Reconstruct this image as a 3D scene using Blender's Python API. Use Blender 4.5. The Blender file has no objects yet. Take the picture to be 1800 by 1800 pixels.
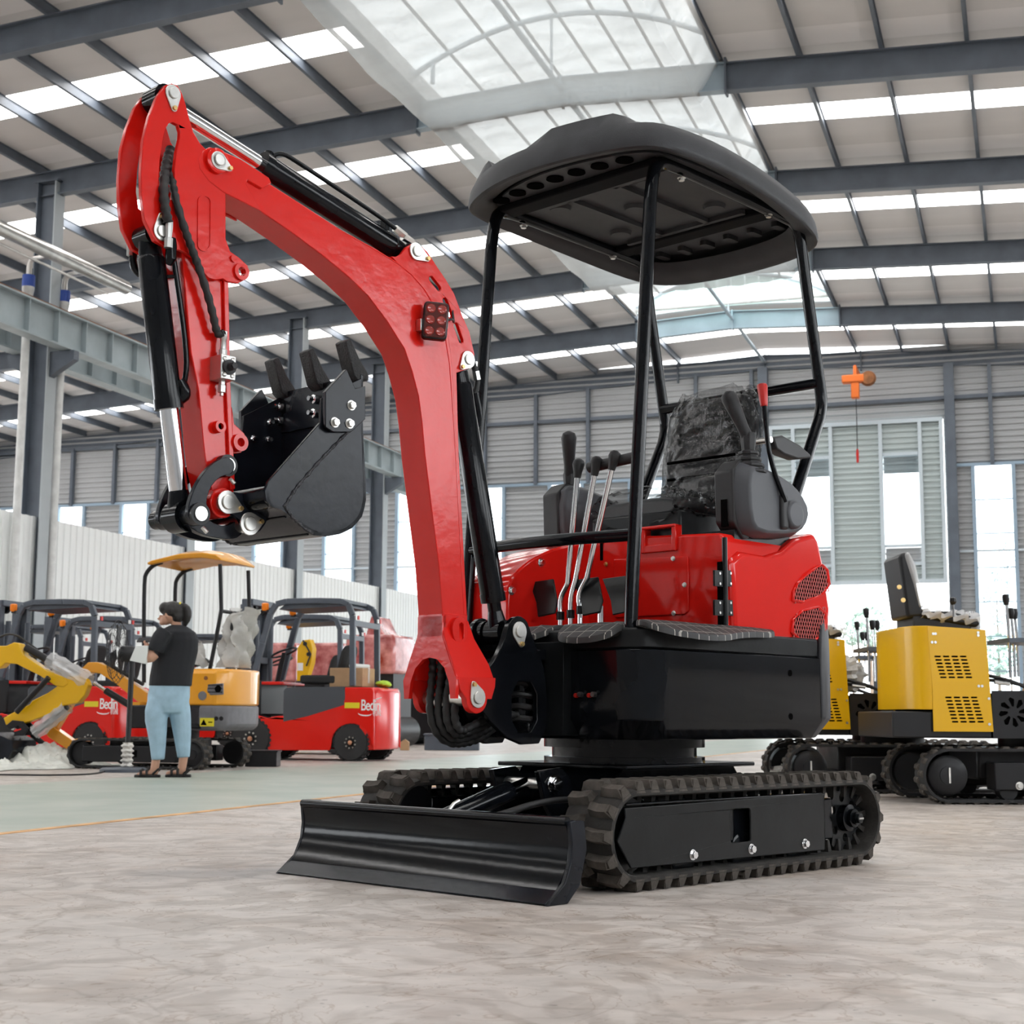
import bpy, bmesh, math, random
from math import sin, cos, pi, radians as RAD
from mathutils import Vector as V, Matrix, Quaternion
SC = bpy.context.scene
COL = SC.collection
rnd = random.Random(7)

# ---------------------------------------------------------------- camera
F_PX, PITCH, ROLL, YAW, CAM_H = 2656.0, RAD(7.749), RAD(.361), RAD(18.875), .54
_fw = V((-sin(YAW)*cos(PITCH), cos(YAW)*cos(PITCH), sin(PITCH)))
_r0 = V((cos(YAW), sin(YAW), 0)); _u0 = _r0.cross(_fw)
_rr = _r0*cos(ROLL)+_u0*sin(ROLL); _uu = _u0*cos(ROLL)-_r0*sin(ROLL)
CAM = V((0, 0, CAM_H))
cd = bpy.data.cameras.new('camera'); cam = bpy.data.objects.new('camera', cd); COL.objects.link(cam)
cd.sensor_width = 36; cd.lens = F_PX/1800*36; cd.clip_end = 400; cd.clip_start = .05
cam.matrix_world = Matrix(((_rr.x, _uu.x, -_fw.x, 0), (_rr.y, _uu.y, -_fw.y, 0), (_rr.z, _uu.z, -_fw.z, CAM_H), (0, 0, 0, 1)))
cd.dof.use_dof = True; cd.dof.focus_distance = 5.2; cd.dof.aperture_fstop = 9
SC.camera = cam
# ---------------------------------------------------------------- sky and exposure
SKY = 5.0          # overcast sky radiance
GLOW = 7.5         # daylight coming through the translucent roof sheets
w = bpy.data.worlds.new('overcast'); SC.world = w; w.use_nodes = True
bg = w.node_tree.nodes['Background']; bg.inputs[0].default_value = (.93, .97, 1, 1); bg.inputs[1].default_value = SKY
SC.view_settings.view_transform = 'Standard'; SC.view_settings.look = 'None'
SC.view_settings.exposure = 0.3; SC.view_settings.gamma = 1; SC.view_settings.use_curve_mapping = False
SC.cycles.max_bounces = 5; SC.cycles.diffuse_bounces = 3; SC.cycles.glossy_bounces = 2; SC.cycles.transmission_bounces = 2; SC.cycles.transparent_max_bounces = 8
SC.cycles.adaptive_threshold = .07; SC.cycles.adaptive_min_samples = 14
SC.cycles.sample_clamp_indirect = 6; SC.cycles.caustics_reflective = False; SC.cycles.caustics_refractive = False

# ---------------------------------------------------------------- materials
M = {}
def mat(name, col, rough=.5, metal=0, spec=.5, coat=0, var=.0, vscale=6, bump=0, bscale=40, emit=0, stretch=None, trans=0, sub=None):
    m = bpy.data.materials.new(name); m.use_nodes = True; nt = m.node_tree; N = nt.nodes; L = nt.links
    b = N['Principled BSDF']
    b.inputs['Base Color'].default_value = (*col, 1); b.inputs['Roughness'].default_value = rough
    b.inputs['Metallic'].default_value = metal; b.inputs['Specular IOR Level'].default_value = spec
    b.inputs['Coat Weight'].default_value = coat; b.inputs['Coat Roughness'].default_value = .08
    if var or bump:
        tc = N.new('ShaderNodeTexCoord'); mp = N.new('ShaderNodeMapping'); L.new(tc.outputs['Object'], mp.inputs[0])
        if stretch: mp.inputs['Scale'].default_value = stretch
    if var:
        n = N.new('ShaderNodeTexNoise'); n.inputs['Scale'].default_value = vscale; n.inputs['Detail'].default_value = 5
        L.new(mp.outputs[0], n.inputs['Vector'])
        r = N.new('ShaderNodeValToRGB'); r.color_ramp.elements[0].position = .3; r.color_ramp.elements[1].position = .7
        a = tuple(max(0, c*(1-var)) for c in col); d = tuple(min(1, c*(1+var)) for c in col) if not sub else sub
        r.color_ramp.elements[0].color = (*a, 1); r.color_ramp.elements[1].color = (*d, 1)
        L.new(n.outputs['Fac'], r.inputs[0]); L.new(r.outputs[0], b.inputs['Base Color'])
    if bump:
        n2 = N.new('ShaderNodeTexNoise'); n2.inputs['Scale'].default_value = bscale; n2.inputs['Detail'].default_value = 4
        L.new(mp.outputs[0], n2.inputs['Vector'])
        bu = N.new('ShaderNodeBump'); bu.inputs['Strength'].default_value = bump; bu.inputs['Distance'].default_value = .01
        L.new(n2.outputs['Fac'], bu.inputs['Height']); L.new(bu.outputs[0], b.inputs['Normal'])
    if emit:
        b.inputs['Emission Color'].default_value = (*col, 1); b.inputs['Emission Strength'].default_value = emit
    if trans:
        tr = N.new('ShaderNodeBsdfTransparent'); mx = N.new('ShaderNodeMixShader'); mx.inputs[0].default_value = trans
        L.new(b.outputs[0], mx.inputs[1]); L.new(tr.outputs[0], mx.inputs[2]); L.new(mx.outputs[0], N['Material Output'].inputs[0])
    M[name] = m
    return m
mat('red_paint', (.70, .012, .007), .17, spec=.42, var=.05, vscale=5, bump=.12, bscale=18)
mat('red_cover', (.72, .014, .009), .10, spec=.38, var=.03, vscale=4)
mat('black_paint', (.005, .006, .008), .13, spec=.22, var=.3, vscale=7, bump=.04, bscale=18)
mat('black_satin', (.008, .009, .010), .28, spec=.28, var=.35, vscale=9, bump=.04)
mat('bucket_paint', (.009, .011, .016), .26, spec=.24, var=.5, vscale=5, bump=.06, bscale=30)
mat('cast_black', (.017, .017, .018), .55, spec=.4, bump=.5, bscale=180)
mat('canopy_plastic', (.042, .043, .047), .55, spec=.3, var=.15, vscale=10, bump=.12, bscale=300)
mat('grey_plastic', (.072, .075, .085), .48, spec=.4, bump=.06, bscale=400)
mat('bumper_plastic', (.036, .037, .042), .5, spec=.3, var=.2, vscale=12)
mat('matt_black', (.006, .006, .007), .7, spec=.08)
mat('lens_smoke', (.10, .018, .015), .08, spec=.6)
mat('dark_plastic', (.022, .022, .024), .5, spec=.4, bump=.05, bscale=300)
mat('rubber', (.030, .028, .026), .75, spec=.3, var=.45, vscale=14, bump=.15, bscale=90)
mat('dusty_rubber', (.075, .066, .058), .85, spec=.2, var=.5, vscale=18, bump=.2, bscale=90)
mat('hose', (.018, .018, .019), .5, spec=.4)
mat('chrome', (.82, .83, .85), .09, metal=1)
mat('zinc', (.72, .71, .68), .3, metal=1, var=.12, vscale=30)
mat('brass', (.62, .43, .18), .35, metal=1)
mat('weld', (.05, .05, .055), .35, metal=.6, bump=.8, bscale=120)
mat('mesh_wire', (.60, .10, .09), .4, var=.1)
mat('seat_vinyl', (.045, .047, .050), .5, bump=.1, bscale=200)
mat('aluminium', (.55, .55, .53), .35, metal=.9, var=.1)
mat('red_knob', (.55, .02, .015), .35)
mat('steel_blue', (.105, .125, .155), .5, var=.15, vscale=2)
mat('steel_light', (.33, .40, .45), .55, var=.1, vscale=1.5)
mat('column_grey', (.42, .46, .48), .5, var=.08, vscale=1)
mat('crane_grey', (.36, .42, .44), .55, var=.15, vscale=1.2)
mat('rust', (.22, .085, .03), .85, var=.5, vscale=4)
mat('roof_sheet', (.68, .655, .64), .6, var=.06, vscale=.5, stretch=(.3, 2, 1))
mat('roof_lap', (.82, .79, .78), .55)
mat('line_paint', (.62, .36, .16), .6, var=.3, vscale=6)
mat('siding', (.40, .41, .42), .5, var=.06, vscale=.4)
mat('door_sheet', (.46, .52, .52), .45, var=.05, vscale=.5)
mat('frame_pale', (.56, .63, .68), .5)
mat('window_frame', (.30, .40, .50), .5)
mat('partition', (.90, .92, .91), .5, var=.03, vscale=.6)
mat('duct', (.62, .60, .57), .28, metal=.8, var=.15, vscale=5)
mat('blue_band', (.02, .06, .30), .5)
mat('white_pvc', (.72, .73, .72), .5, var=.1)
mat('orange_hoist', (.75, .16, .02), .5)
mat('forklift_red', (.72, .016, .010), .16, spec=.4)
mat('forklift_dark', (.060, .068, .082), .45)
mat('guard_steel', (.085, .10, .125), .4, var=.1)
mat('yellow_paint', (.80, .45, .006), .25, spec=.5)
mat('orange_paint', (.82, .35, .010), .3, coat=.5)
mat('charcoal', (.015, .015, .017), .4, spec=.3)
mat('midgrey_plastic', (.16, .155, .17), .5, var=.15, vscale=12)
mat('tyre', (.020, .020, .021), .8, bump=.1)
mat('amber', (.80, .20, .01), .25, emit=.15)
mat('reflect_red', (.75, .04, .03), .3)
mat('reflect_white', (.85, .85, .85), .3)
mat('sticker_yellow', (.75, .62, .02), .4)
mat('ink', (.004, .004, .004), .9, spec=0)
mat('white_paint', (.88, .88, .88), .5)
mat('cardboard', (.46, .29, .16), .85, var=.12, vscale=8)
mat('copper', (.55, .28, .17), .4, metal=.7)
mat('wrap_film', (.80, .80, .80), .12, spec=.8, bump=.8, bscale=9, trans=.55, stretch=(1, 1, 3))
mat('seat_film', (.03, .03, .032), .09, spec=1, bump=1.0, bscale=30, trans=.45)
mat('bag_film', (.62, .60, .56), .2, spec=.8, bump=1, bscale=14, trans=.35)
mat('red_wrapped', (.58, .045, .040), .15, coat=1, var=.45, vscale=5, bump=.5, bscale=10, sub=(.85, .35, .33))
mat('tarp', (.70, .71, .66), .7, var=.15, vscale=4, bump=.5, bscale=12)
mat('tarp_blue', (.06, .12, .35), .7)
mat('skin', (.58, .32, .22), .5)
mat('hair', (.012, .010, .010), .45, bump=.4, bscale=90, stretch=(1, 1, .1))
mat('shirt', (.014, .015, .019), .85, bump=.25, bscale=14)
mat('denim', (.36, .52, .64), .85, var=.12, vscale=9, bump=.35, bscale=12)
mat('sandal', (.018, .015, .014), .7)
mat('phone', (.02, .02, .025), .2)
mat('paper', (.78, .80, .78), .7)
mat('fan_black', (.015, .015, .017), .5)
mat('hazy_foliage', (.27, .36, .31), .8, var=.3, vscale=2)  # leaf green paled, the outdoor haze is painted into the colour
mat('hazy_foliage_blue', (.36, .44, .45), .8, var=.3, vscale=2)  # bluer leaf tone, haze painted in as well
mat('bark', (.16, .12, .09), .9)
mat('trash_wrap', (.70, .68, .64), .5, var=.3, vscale=10, bump=.8, bscale=30)
mat('lens_red', (.40, .05, .04), .1, coat=1)

def mat_mix_glow(name, col, strength, glossy=.2):
    m = mat(name, col, .3, emit=strength)
    return m
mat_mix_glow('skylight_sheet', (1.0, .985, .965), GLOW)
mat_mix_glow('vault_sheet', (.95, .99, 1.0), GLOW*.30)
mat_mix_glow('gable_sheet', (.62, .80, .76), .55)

def glass_mat():
    m = bpy.data.materials.new('window_glass'); m.use_nodes = True; N = m.node_tree.nodes; L = m.node_tree.links
    N.remove(N['Principled BSDF'])
    t = N.new('ShaderNodeBsdfTransparent'); t.inputs[0].default_value = (.92, .96, .97, 1)
    g = N.new('ShaderNodeBsdfGlossy'); g.inputs['Roughness'].default_value = .05
    x = N.new('ShaderNodeMixShader'); x.inputs[0].default_value = .06
    L.new(t.outputs[0], x.inputs[1]); L.new(g.outputs[0], x.inputs[2]); L.new(x.outputs[0], N['Material Output'].inputs[0])
    M['window_glass'] = m
glass_mat()

def net_mat():
    m = bpy.data.materials.new('shade_net'); m.use_nodes = True; N = m.node_tree.nodes; L = m.node_tree.links
    N.remove(N['Principled BSDF'])
    tc = N.new('ShaderNodeTexCoord')
    n = N.new('ShaderNodeTexNoise'); n.inputs['Scale'].default_value = 1.3; n.inputs['Detail'].default_value = 6
    mp = N.new('ShaderNodeMapping'); mp.inputs['Scale'].default_value = (.6, 2.2, 1); L.new(tc.outputs['Object'], mp.inputs[0]); L.new(mp.outputs[0], n.inputs['Vector'])
    r = N.new('ShaderNodeMapRange'); r.inputs[1].default_value = .3; r.inputs[2].default_value = .7; r.inputs[3].default_value = .09; r.inputs[4].default_value = .17
    L.new(n.outputs['Fac'], r.inputs[0])
    t = N.new('ShaderNodeBsdfTransparent'); d = N.new('ShaderNodeBsdfDiffuse'); d.inputs[0].default_value = (.44, .42, .40, 1)
    tl = N.new('ShaderNodeBsdfTranslucent'); tl.inputs[0].default_value = (.30, .31, .31, 1)
    a = N.new('ShaderNodeMixShader'); a.inputs[0].default_value = .45; L.new(d.outputs[0], a.inputs[1]); L.new(tl.outputs[0], a.inputs[2])
    x = N.new('ShaderNodeMixShader'); L.new(r.outputs[0], x.inputs[0]); L.new(a.outputs[0], x.inputs[1]); L.new(t.outputs[0], x.inputs[2])
    L.new(x.outputs[0], N['Material Output'].inputs[0]); M['shade_net'] = m
net_mat()

def ray_(px, py): return _rr*(px-900)+_uu*(900-py)+_fw*F_PX
def floor_mat():
    m = bpy.data.materials.new('concrete'); m.use_nodes = True; N = m.node_tree.nodes; L = m.node_tree.links
    b = N['Principled BSDF']; tc = N.new('ShaderNodeTexCoord')
    def noise(sc, det, dist=0, vec=None):
        n = N.new('ShaderNodeTexNoise'); n.inputs['Scale'].default_value = sc; n.inputs['Detail'].default_value = det; n.inputs['Distortion'].default_value = dist
        L.new(vec or tc.outputs['Object'], n.inputs['Vector']); return n
    def ramp(src, p0, c0, p1, c1):
        r = N.new('ShaderNodeValToRGB'); e = r.color_ramp.elements; e[0].position = p0; e[0].color = (*c0, 1); e[1].position = p1; e[1].color = (*c1, 1)
        L.new(src, r.inputs[0]); return r
    def mixc(a, bb, fac, mode='MULTIPLY'):
        x = N.new('ShaderNodeMix'); x.data_type = 'RGBA'; x.blend_type = mode; x.inputs[0].default_value = fac
        L.new(a, x.inputs[6]); L.new(bb, x.inputs[7]); return x.outputs[2]
    base = ramp(noise(.8, 8, .6).outputs['Fac'], .3, (.46, .415, .382), .7, (.62, .57, .53)).outputs[0]
    fine = ramp(noise(9, 8, .4).outputs['Fac'], .35, (.80, .80, .80), .65, (1, 1, 1)).outputs[0]
    sw = ramp(noise(2.2, 10, 2.6).outputs['Fac'], .44, (.74, .72, .70), .52, (1, 1, 1)).outputs[0]
    vo = N.new('ShaderNodeTexVoronoi'); vo.feature = 'DISTANCE_TO_EDGE'; vo.inputs['Scale'].default_value = 1.6
    nz = noise(3, 6, .0); ad = N.new('ShaderNodeMix'); ad.data_type = 'VECTOR'; ad.inputs[0].default_value = .22
    L.new(tc.outputs['Object'], ad.inputs[4]); L.new(nz.outputs['Color'], ad.inputs[5]); L.new(ad.outputs[1], vo.inputs['Vector'])
    cr = ramp(vo.outputs['Distance'], .0, (.72, .69, .66), .012, (1, 1, 1)).outputs[0]
    spots = ramp(noise(38, 2).outputs['Fac'], .27, (.45, .44, .43), .31, (1, 1, 1)).outputs[0]
    vein = ramp(noise(4.5, 9, 1.8).outputs['Fac'], .485, (1, 1, 1), .50, (.66, .58, .51)); ve = vein.color_ramp.elements.new(.515); ve.color = (1, 1, 1, 1)
    brown = ramp(noise(1.7, 9, 1.2).outputs['Fac'], .52, (1, 1, 1), .70, (.80, .71, .63)).outputs[0]
    c = mixc(base, fine, .8); c = mixc(c, sw, .8); c = mixc(c, cr, .7); c = mixc(c, spots, .8); c = mixc(c, vein.outputs[0], .8); c = mixc(c, brown, .6)
    # an oily damp patch left of the blade corner
    oc = CAM+ray_(430, 1532)*(-CAM_H/ray_(430, 1532).z)
    mp = N.new('ShaderNodeMapping'); mp.vector_type = 'TEXTURE'; mp.inputs['Location'].default_value = oc; mp.inputs['Rotation'].default_value = (0, 0, YAW+.2); mp.inputs['Scale'].default_value = (.52, .42, 1)
    L.new(tc.outputs['Object'], mp.inputs[0])
    ln = N.new('ShaderNodeVectorMath'); ln.operation = 'LENGTH'; L.new(mp.outputs[0], ln.inputs[0])
    ns = noise(3.5, 8, 1.5); sm = N.new('ShaderNodeMath'); sm.operation = 'MULTIPLY_ADD'; sm.inputs[1].default_value = 1.7; L.new(ns.outputs['Fac'], sm.inputs[0]); L.new(ln.outputs['Value'], sm.inputs[2])
    oil = ramp(sm.outputs[0], .95, (.42, .42, .44), 1.0, (1, 1, 1)); oil.color_ramp.elements[0].position = .9; oil.color_ramp.elements[1].position = 1.0
    sc_ = N.new('ShaderNodeMath'); sc_.operation = 'MULTIPLY'; sc_.inputs[1].default_value = .58; L.new(sm.outputs[0], sc_.inputs[0]); L.new(sc_.outputs[0], oil.inputs[0]); oil.color_ramp.elements[0].position = .55
    c = mixc(c, oil.outputs[0], .75)
    L.new(c, b.inputs['Base Color'])
    rr = N.new('ShaderNodeMapRange'); rr.inputs[3].default_value = .34; rr.inputs[4].default_value = .62
    L.new(noise(.7, 6, 1).outputs['Fac'], rr.inputs[0])
    rm = N.new('ShaderNodeMath'); rm.operation = 'MULTIPLY'; L.new(rr.outputs[0], rm.inputs[0]); rq = N.new('ShaderNodeMapRange'); rq.inputs[3].default_value = .6; L.new(oil.outputs[0], rq.inputs[0]); L.new(rq.outputs[0], rm.inputs[1]); L.new(rm.outputs[0], b.inputs['Roughness'])
    bu = N.new('ShaderNodeBump'); bu.inputs['Strength'].default_value = .25; bu.inputs['Distance'].default_value = .004
    L.new(noise(24, 8, .5).outputs['Fac'], bu.inputs['Height']); L.new(bu.outputs[0], b.inputs['Normal'])
    M['concrete'] = m
    g = bpy.data.materials.new('green_floor_paint'); g.use_nodes = True; N = g.node_tree.nodes; L = g.node_tree.links
    b = N['Principled BSDF']; tc = N.new('ShaderNodeTexCoord')
    c = ramp(noise(1.4, 8, .8).outputs['Fac'], .32, (.30, .36, .31), .68, (.42, .45, .40)).outputs[0]
    L.new(c, b.inputs['Base Color']); b.inputs['Roughness'].default_value = .4
    M['green_floor_paint'] = g
floor_mat()

def quilt_mat(name, base, line):
    m = bpy.data.materials.new(name); m.use_nodes = True; N = m.node_tree.nodes; L = m.node_tree.links
    b = N['Principled BSDF']; tc = N.new('ShaderNodeTexCoord'); sp = N.new('ShaderNodeSeparateXYZ'); L.new(tc.outputs['Object'], sp.inputs[0])
    def mth(op, a, bb=None, c=None):
        n = N.new('ShaderNodeMath'); n.operation = op
        for i, v in enumerate((a, bb, c)):
            if v is None: continue
            if isinstance(v, (int, float)): n.inputs[i].default_value = v
            else: L.new(v, n.inputs[i])
        return n.outputs[0]
    P = .052
    u = mth('DIVIDE', sp.outputs[0], P); v = mth('DIVIDE', sp.outputs[1], P)
    fu = mth('PINGPONG', u, .5); fv = mth('PINGPONG', v, .5); d = mth('MINIMUM', fu, fv)
    fac = mth('LESS_THAN', d, .028)
    dash = mth('GREATER_THAN', mth('FRACT', mth('MULTIPLY', mth('MAXIMUM', fu, fv), 12)), .3)
    x = N.new('ShaderNodeMix'); x.data_type = 'RGBA'; x.inputs[6].default_value = (*base, 1); x.inputs[7].default_value = (*line, 1)
    L.new(mth('MULTIPLY', fac, dash), x.inputs[0]); L.new(x.outputs[2], b.inputs['Base Color']); b.inputs['Roughness'].default_value = .6
    bu = N.new('ShaderNodeBump'); bu.inputs['Strength'].default_value = .6; bu.inputs['Distance'].default_value = .006
    L.new(mth('MINIMUM', d, .22), bu.inputs['Height']); L.new(bu.outputs[0], b.inputs['Normal'])
    M[name] = m
quilt_mat('quilted_vinyl', (.028, .028, .029), (.45, .43, .38))

# ---------------------------------------------------------------- helpers
def ray(px, py): return _rr*(px-900)+_uu*(900-py)+_fw*F_PX
def on_plane(px, py, n, c):
    d = ray(px, py); n = V(n); return CAM+d*((c-n.dot(CAM))/n.dot(d))
def G(px, py, z=0): return on_plane(px, py, (0, 0, 1), z)
class Frame:
    """a vehicle's own frame: x forward, y left, z up"""
    def __init__(s, o, ang):
        s.o = V(o); s.a = ang; s.X = V((cos(ang), sin(ang), 0)); s.Y = V((-sin(ang), cos(ang), 0)); s.Z = V((0, 0, 1))
    def loc(s, p): q = p-s.o; return V((q.dot(s.X), q.dot(s.Y), q.z))
    def y(s, px, py, c): p = s.loc(on_plane(px, py, s.Y, c+s.Y.dot(s.o))); return (p.x, p.z)
    def x(s, px, py, c): p = s.loc(on_plane(px, py, s.X, c+s.X.dot(s.o))); return (p.y, p.z)
    def z(s, px, py, c): p = s.loc(on_plane(px, py, s.Z, c)); return (p.x, p.y)
def tag(o, label=None, cat=None, group=None, kind=None):
    if label: o['label'] = label
    if cat: o['category'] = cat
    if group: o['group'] = group
    if kind: o['kind'] = kind
    return o
def empty(name, loc=(0, 0, 0), rz=0, parent=None):
    o = bpy.data.objects.new(name, None); COL.objects.link(o); o.location = loc; o.rotation_euler = (0, 0, rz); o.parent = parent
    o.empty_display_size = .1
    return o
def link(name, me, m, parent=None, bev=0, seg=2):
    o = bpy.data.objects.new(name, me); COL.objects.link(o); o.parent = parent
    if m and not me.materials: me.materials.append(M[m])
    if bev:
        b = o.modifiers.new('bevel', 'BEVEL'); b.width = bev; b.segments = seg; b.limit_method = 'ANGLE'; b.angle_limit = RAD(40)
    return o
def finish(bm, ang=38):
    me = bpy.data.meshes.new('mesh'); bmesh.ops.recalc_face_normals(bm, faces=bm.faces); bm.to_mesh(me); bm.free()
    me.shade_smooth(); me.set_sharp_from_angle(angle=RAD(ang))
    return me
class B:
    """collects shapes into one mesh"""
    def __init__(s): s.bm = bmesh.new()
    def box(s, lo, hi, rot=None, c=None):
        lo, hi = V(lo), V(hi); vs = []
        for i in range(8):
            p = V((hi.x if i & 1 else lo.x, hi.y if i & 2 else lo.y, hi.z if i & 4 else lo.z))
            if rot: cc = V(c) if c is not None else (lo+hi)/2; p = rot @ (p-cc)+cc
            vs.append(s.bm.verts.new(p))
        for f in ((0, 1, 3, 2), (4, 6, 7, 5), (0, 4, 5, 1), (2, 3, 7, 6), (0, 2, 6, 4), (1, 5, 7, 3)): s.bm.faces.new([vs[i] for i in f])
        return s
    def beam(s, p0, p1, w, h, up=(0, 0, 1)):
        p0, p1 = V(p0), V(p1); d = (p1-p0).normalized(); r = d.cross(V(up)).normalized(); u = r.cross(d)
        vs = [s.bm.verts.new(p+r*a*w/2+u*b*h/2) for p in (p0, p1) for a, b in ((-1, -1), (1, -1), (1, 1), (-1, 1))]
        for f in ((3, 2, 1, 0), (4, 5, 6, 7), (0, 1, 5, 4), (1, 2, 6, 5), (2, 3, 7, 6), (3, 0, 4, 7)): s.bm.faces.new([vs[i] for i in f])
        return s
    def tube(s, pts, r, n=12, caps=True, closed=False):
        pts = [V(p) for p in pts]; rs = r if isinstance(r, (list, tuple)) else [r]*len(pts); rings = []
        t0 = (pts[1]-pts[0]).normalized(); nv = t0.orthogonal().normalized()
        for i, p in enumerate(pts):
            if closed: t = (pts[(i+1) % len(pts)]-pts[i-1]).normalized()
            else: t = (pts[min(i+1, len(pts)-1)]-pts[max(i-1, 0)]).normalized()
            nv = (nv-t*nv.dot(t)); nv = nv.normalized() if nv.length > 1e-6 else t.orthogonal().normalized()
            bv = t.cross(nv)
            rings.append([s.bm.verts.new(p+(nv*cos(2*pi*k/n)+bv*sin(2*pi*k/n))*rs[i]) for k in range(n)])
        m = len(rings)
        for i in range(m if closed else m-1):
            a, b = rings[i], rings[(i+1) % m]
            for k in range(n): s.bm.faces.new((a[k], a[(k+1) % n], b[(k+1) % n], b[k]))
        if caps and not closed: s.bm.faces.new(rings[0][::-1]); s.bm.faces.new(rings[-1])
        return s
    def cyl(s, p0, p1, r, r1=None, n=20): return s.tube([p0, p1], [r, r if r1 is None else r1], n)
    def prism(s, poly, ax, lo, hi):
        """closed outline swept along axis ax ('x': poly is (y,z); 'y': (x,z); 'z': (x,y))"""
        def mk(a, b, c): return V((c, a, b)) if ax == 'x' else V((a, c, b)) if ax == 'y' else V((a, b, c))
        A = [s.bm.verts.new(mk(a, b, lo)) for a, b in poly]; Bv = [s.bm.verts.new(mk(a, b, hi)) for a, b in poly]
        n = len(poly)
        s.bm.faces.new(A); s.bm.faces.new(Bv[::-1])
        for i in range(n): s.bm.faces.new((A[i], Bv[i], Bv[(i+1) % n], A[(i+1) % n]))
        return s
    def lathe(s, prof, c, axis='z', n=24, hollow=False):
        """prof: (radius, height along axis)"""
        c = V(c); rings = []
        def mk(x, y, h): return c+(V((x, y, h)) if axis == 'z' else V((x, h, y)) if axis == 'y' else V((h, x, y)))
        for r, h in prof: rings.append([s.bm.verts.new(mk(r*cos(2*pi*k/n), r*sin(2*pi*k/n), h)) for k in range(n)])
        for a, b in zip(rings, rings[1:]+([rings[0]] if hollow else [])):
            for k in range(n): s.bm.faces.new((a[k], a[(k+1) % n], b[(k+1) % n], b[k]))
        if not hollow: s.bm.faces.new(rings[0][::-1]); s.bm.faces.new(rings[-1])
        return s
    def ball(s, c, r, sc=(1, 1, 1), n=12):
        r0 = bmesh.ops.create_icosphere(s.bm, subdivisions=2, radius=r)
        for v in r0['verts']: v.co = V((v.co.x*sc[0], v.co.y*sc[1], v.co.z*sc[2]))+V(c)
        return s
    def grid(s, fn, nu, nv):
        """open sheet; fn(u,v) with u,v in 0..1"""
        vs = [[s.bm.verts.new(V(fn(i/nu, j/nv))) for j in range(nv+1)] for i in range(nu+1)]
        for i in range(nu):
            for j in range(nv): s.bm.faces.new((vs[i][j], vs[i+1][j], vs[i+1][j+1], vs[i][j+1]))
        return s
    def rings(s, rs, caps=True):
        """skin over rings of points"""
        R = [[s.bm.verts.new(V(p)) for p in r] for r in rs]
        for a, b in zip(R, R[1:]):
            n = len(a)
            for k in range(n): s.bm.faces.new((a[k], a[(k+1) % n], b[(k+1) % n], b[k]))
        if caps is True: s.bm.faces.new(R[0][::-1])
        if caps: s.bm.faces.new(R[-1])
        return s
    def end(s, name, m, parent=None, bev=0, seg=2, ang=38):
        return link(name, finish(s.bm, ang), m, parent, bev, seg)
def plate(name, outline, holes, ax, lo, hi, m, parent, bev=0):
    """flat plate with holes, cut from an outline"""
    cu = bpy.data.curves.new('outline', 'CURVE'); cu.dimensions = '2D'; cu.fill_mode = 'BOTH'; cu.extrude = abs(hi-lo)/2
    for poly in [outline]+list(holes):
        sp = cu.splines.new('POLY'); sp.points.add(len(poly)-1); sp.use_cyclic_u = True
        for p, q in zip(sp.points, poly): p.co = (q[0], q[1], 0, 1)
    t = bpy.data.objects.new('t', cu); COL.objects.link(t)
    dg = bpy.context.evaluated_depsgraph_get(); me = bpy.data.meshes.new_from_object(t.evaluated_get(dg))
    bpy.data.objects.remove(t); bpy.data.curves.remove(cu)
    c = (lo+hi)/2
    for v in me.vertices:
        a, b, d = v.co; v.co = (d+c, a, b) if ax == 'x' else (a, d+c, b) if ax == 'y' else (a, b, d+c)
    bm = bmesh.new(); bm.from_mesh(me); bmesh.ops.remove_doubles(bm, verts=bm.verts, dist=1e-5); bpy.data.meshes.remove(me)
    return link(name, finish(bm), m, parent, bev)
def circ(cx, cy, r, n=20, a0=0): return [(cx+r*cos(a0+2*pi*i/n), cy+r*sin(a0+2*pi*i/n)) for i in range(n)]
def smooth(pts, it=2, closed=False):
    for _ in range(it):
        q = []
        n = len(pts)
        if not closed: q.append(pts[0])
        for i in range(n if closed else n-1):
            a, b = V(pts[i]), V(pts[(i+1) % n]); q += [tuple(a*.75+b*.25), tuple(a*.25+b*.75)]
        if not closed: q.append(pts[-1])
        pts = q
    return pts
def rrect(x0, y0, x1, y1, r, n=5):
    o = []
    for cx, cy, a in ((x1-r, y1-r, 0), (x0+r, y1-r, pi/2), (x0+r, y0+r, pi), (x1-r, y0+r, 3*pi/2)):
        o += [(cx+r*cos(a+pi/2*i/n), cy+r*sin(a+pi/2*i/n)) for i in range(n+1)]
    return o
def copy_tree(o, parent=None):
    c = o.copy(); COL.objects.link(c); c.parent = parent
    for ch in list(o.children): copy_tree(ch, c)
    return c
def inst(o, parent, name=None, loc=None, mw=None):
    c = bpy.data.objects.new(name or o.name.split('.')[0], o.data); COL.objects.link(c); c.parent = parent
    for md in o.modifiers:
        if md.type == 'BEVEL':
            b = c.modifiers.new('bevel', 'BEVEL'); b.width = md.width; b.segments = md.segments; b.limit_method = 'ANGLE'; b.angle_limit = md.angle_limit
    if loc is not None: c.location = loc
    if mw is not None: c.matrix_local = mw
    return c
mat('rafter_tan', (.30, .27, .24), .6)
# ================================================================ the hall
RX, RZ, RS = -8.25, 13.2, .05          # ridge, sheet height, slope
def roof_z(x, z0=RZ): return z0-RS*abs(x-RX)
BAYS = [-9+6*i for i in range(11)]      # rafter lines along the hall, the last is the back wall at 51
YB = 51.0
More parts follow.
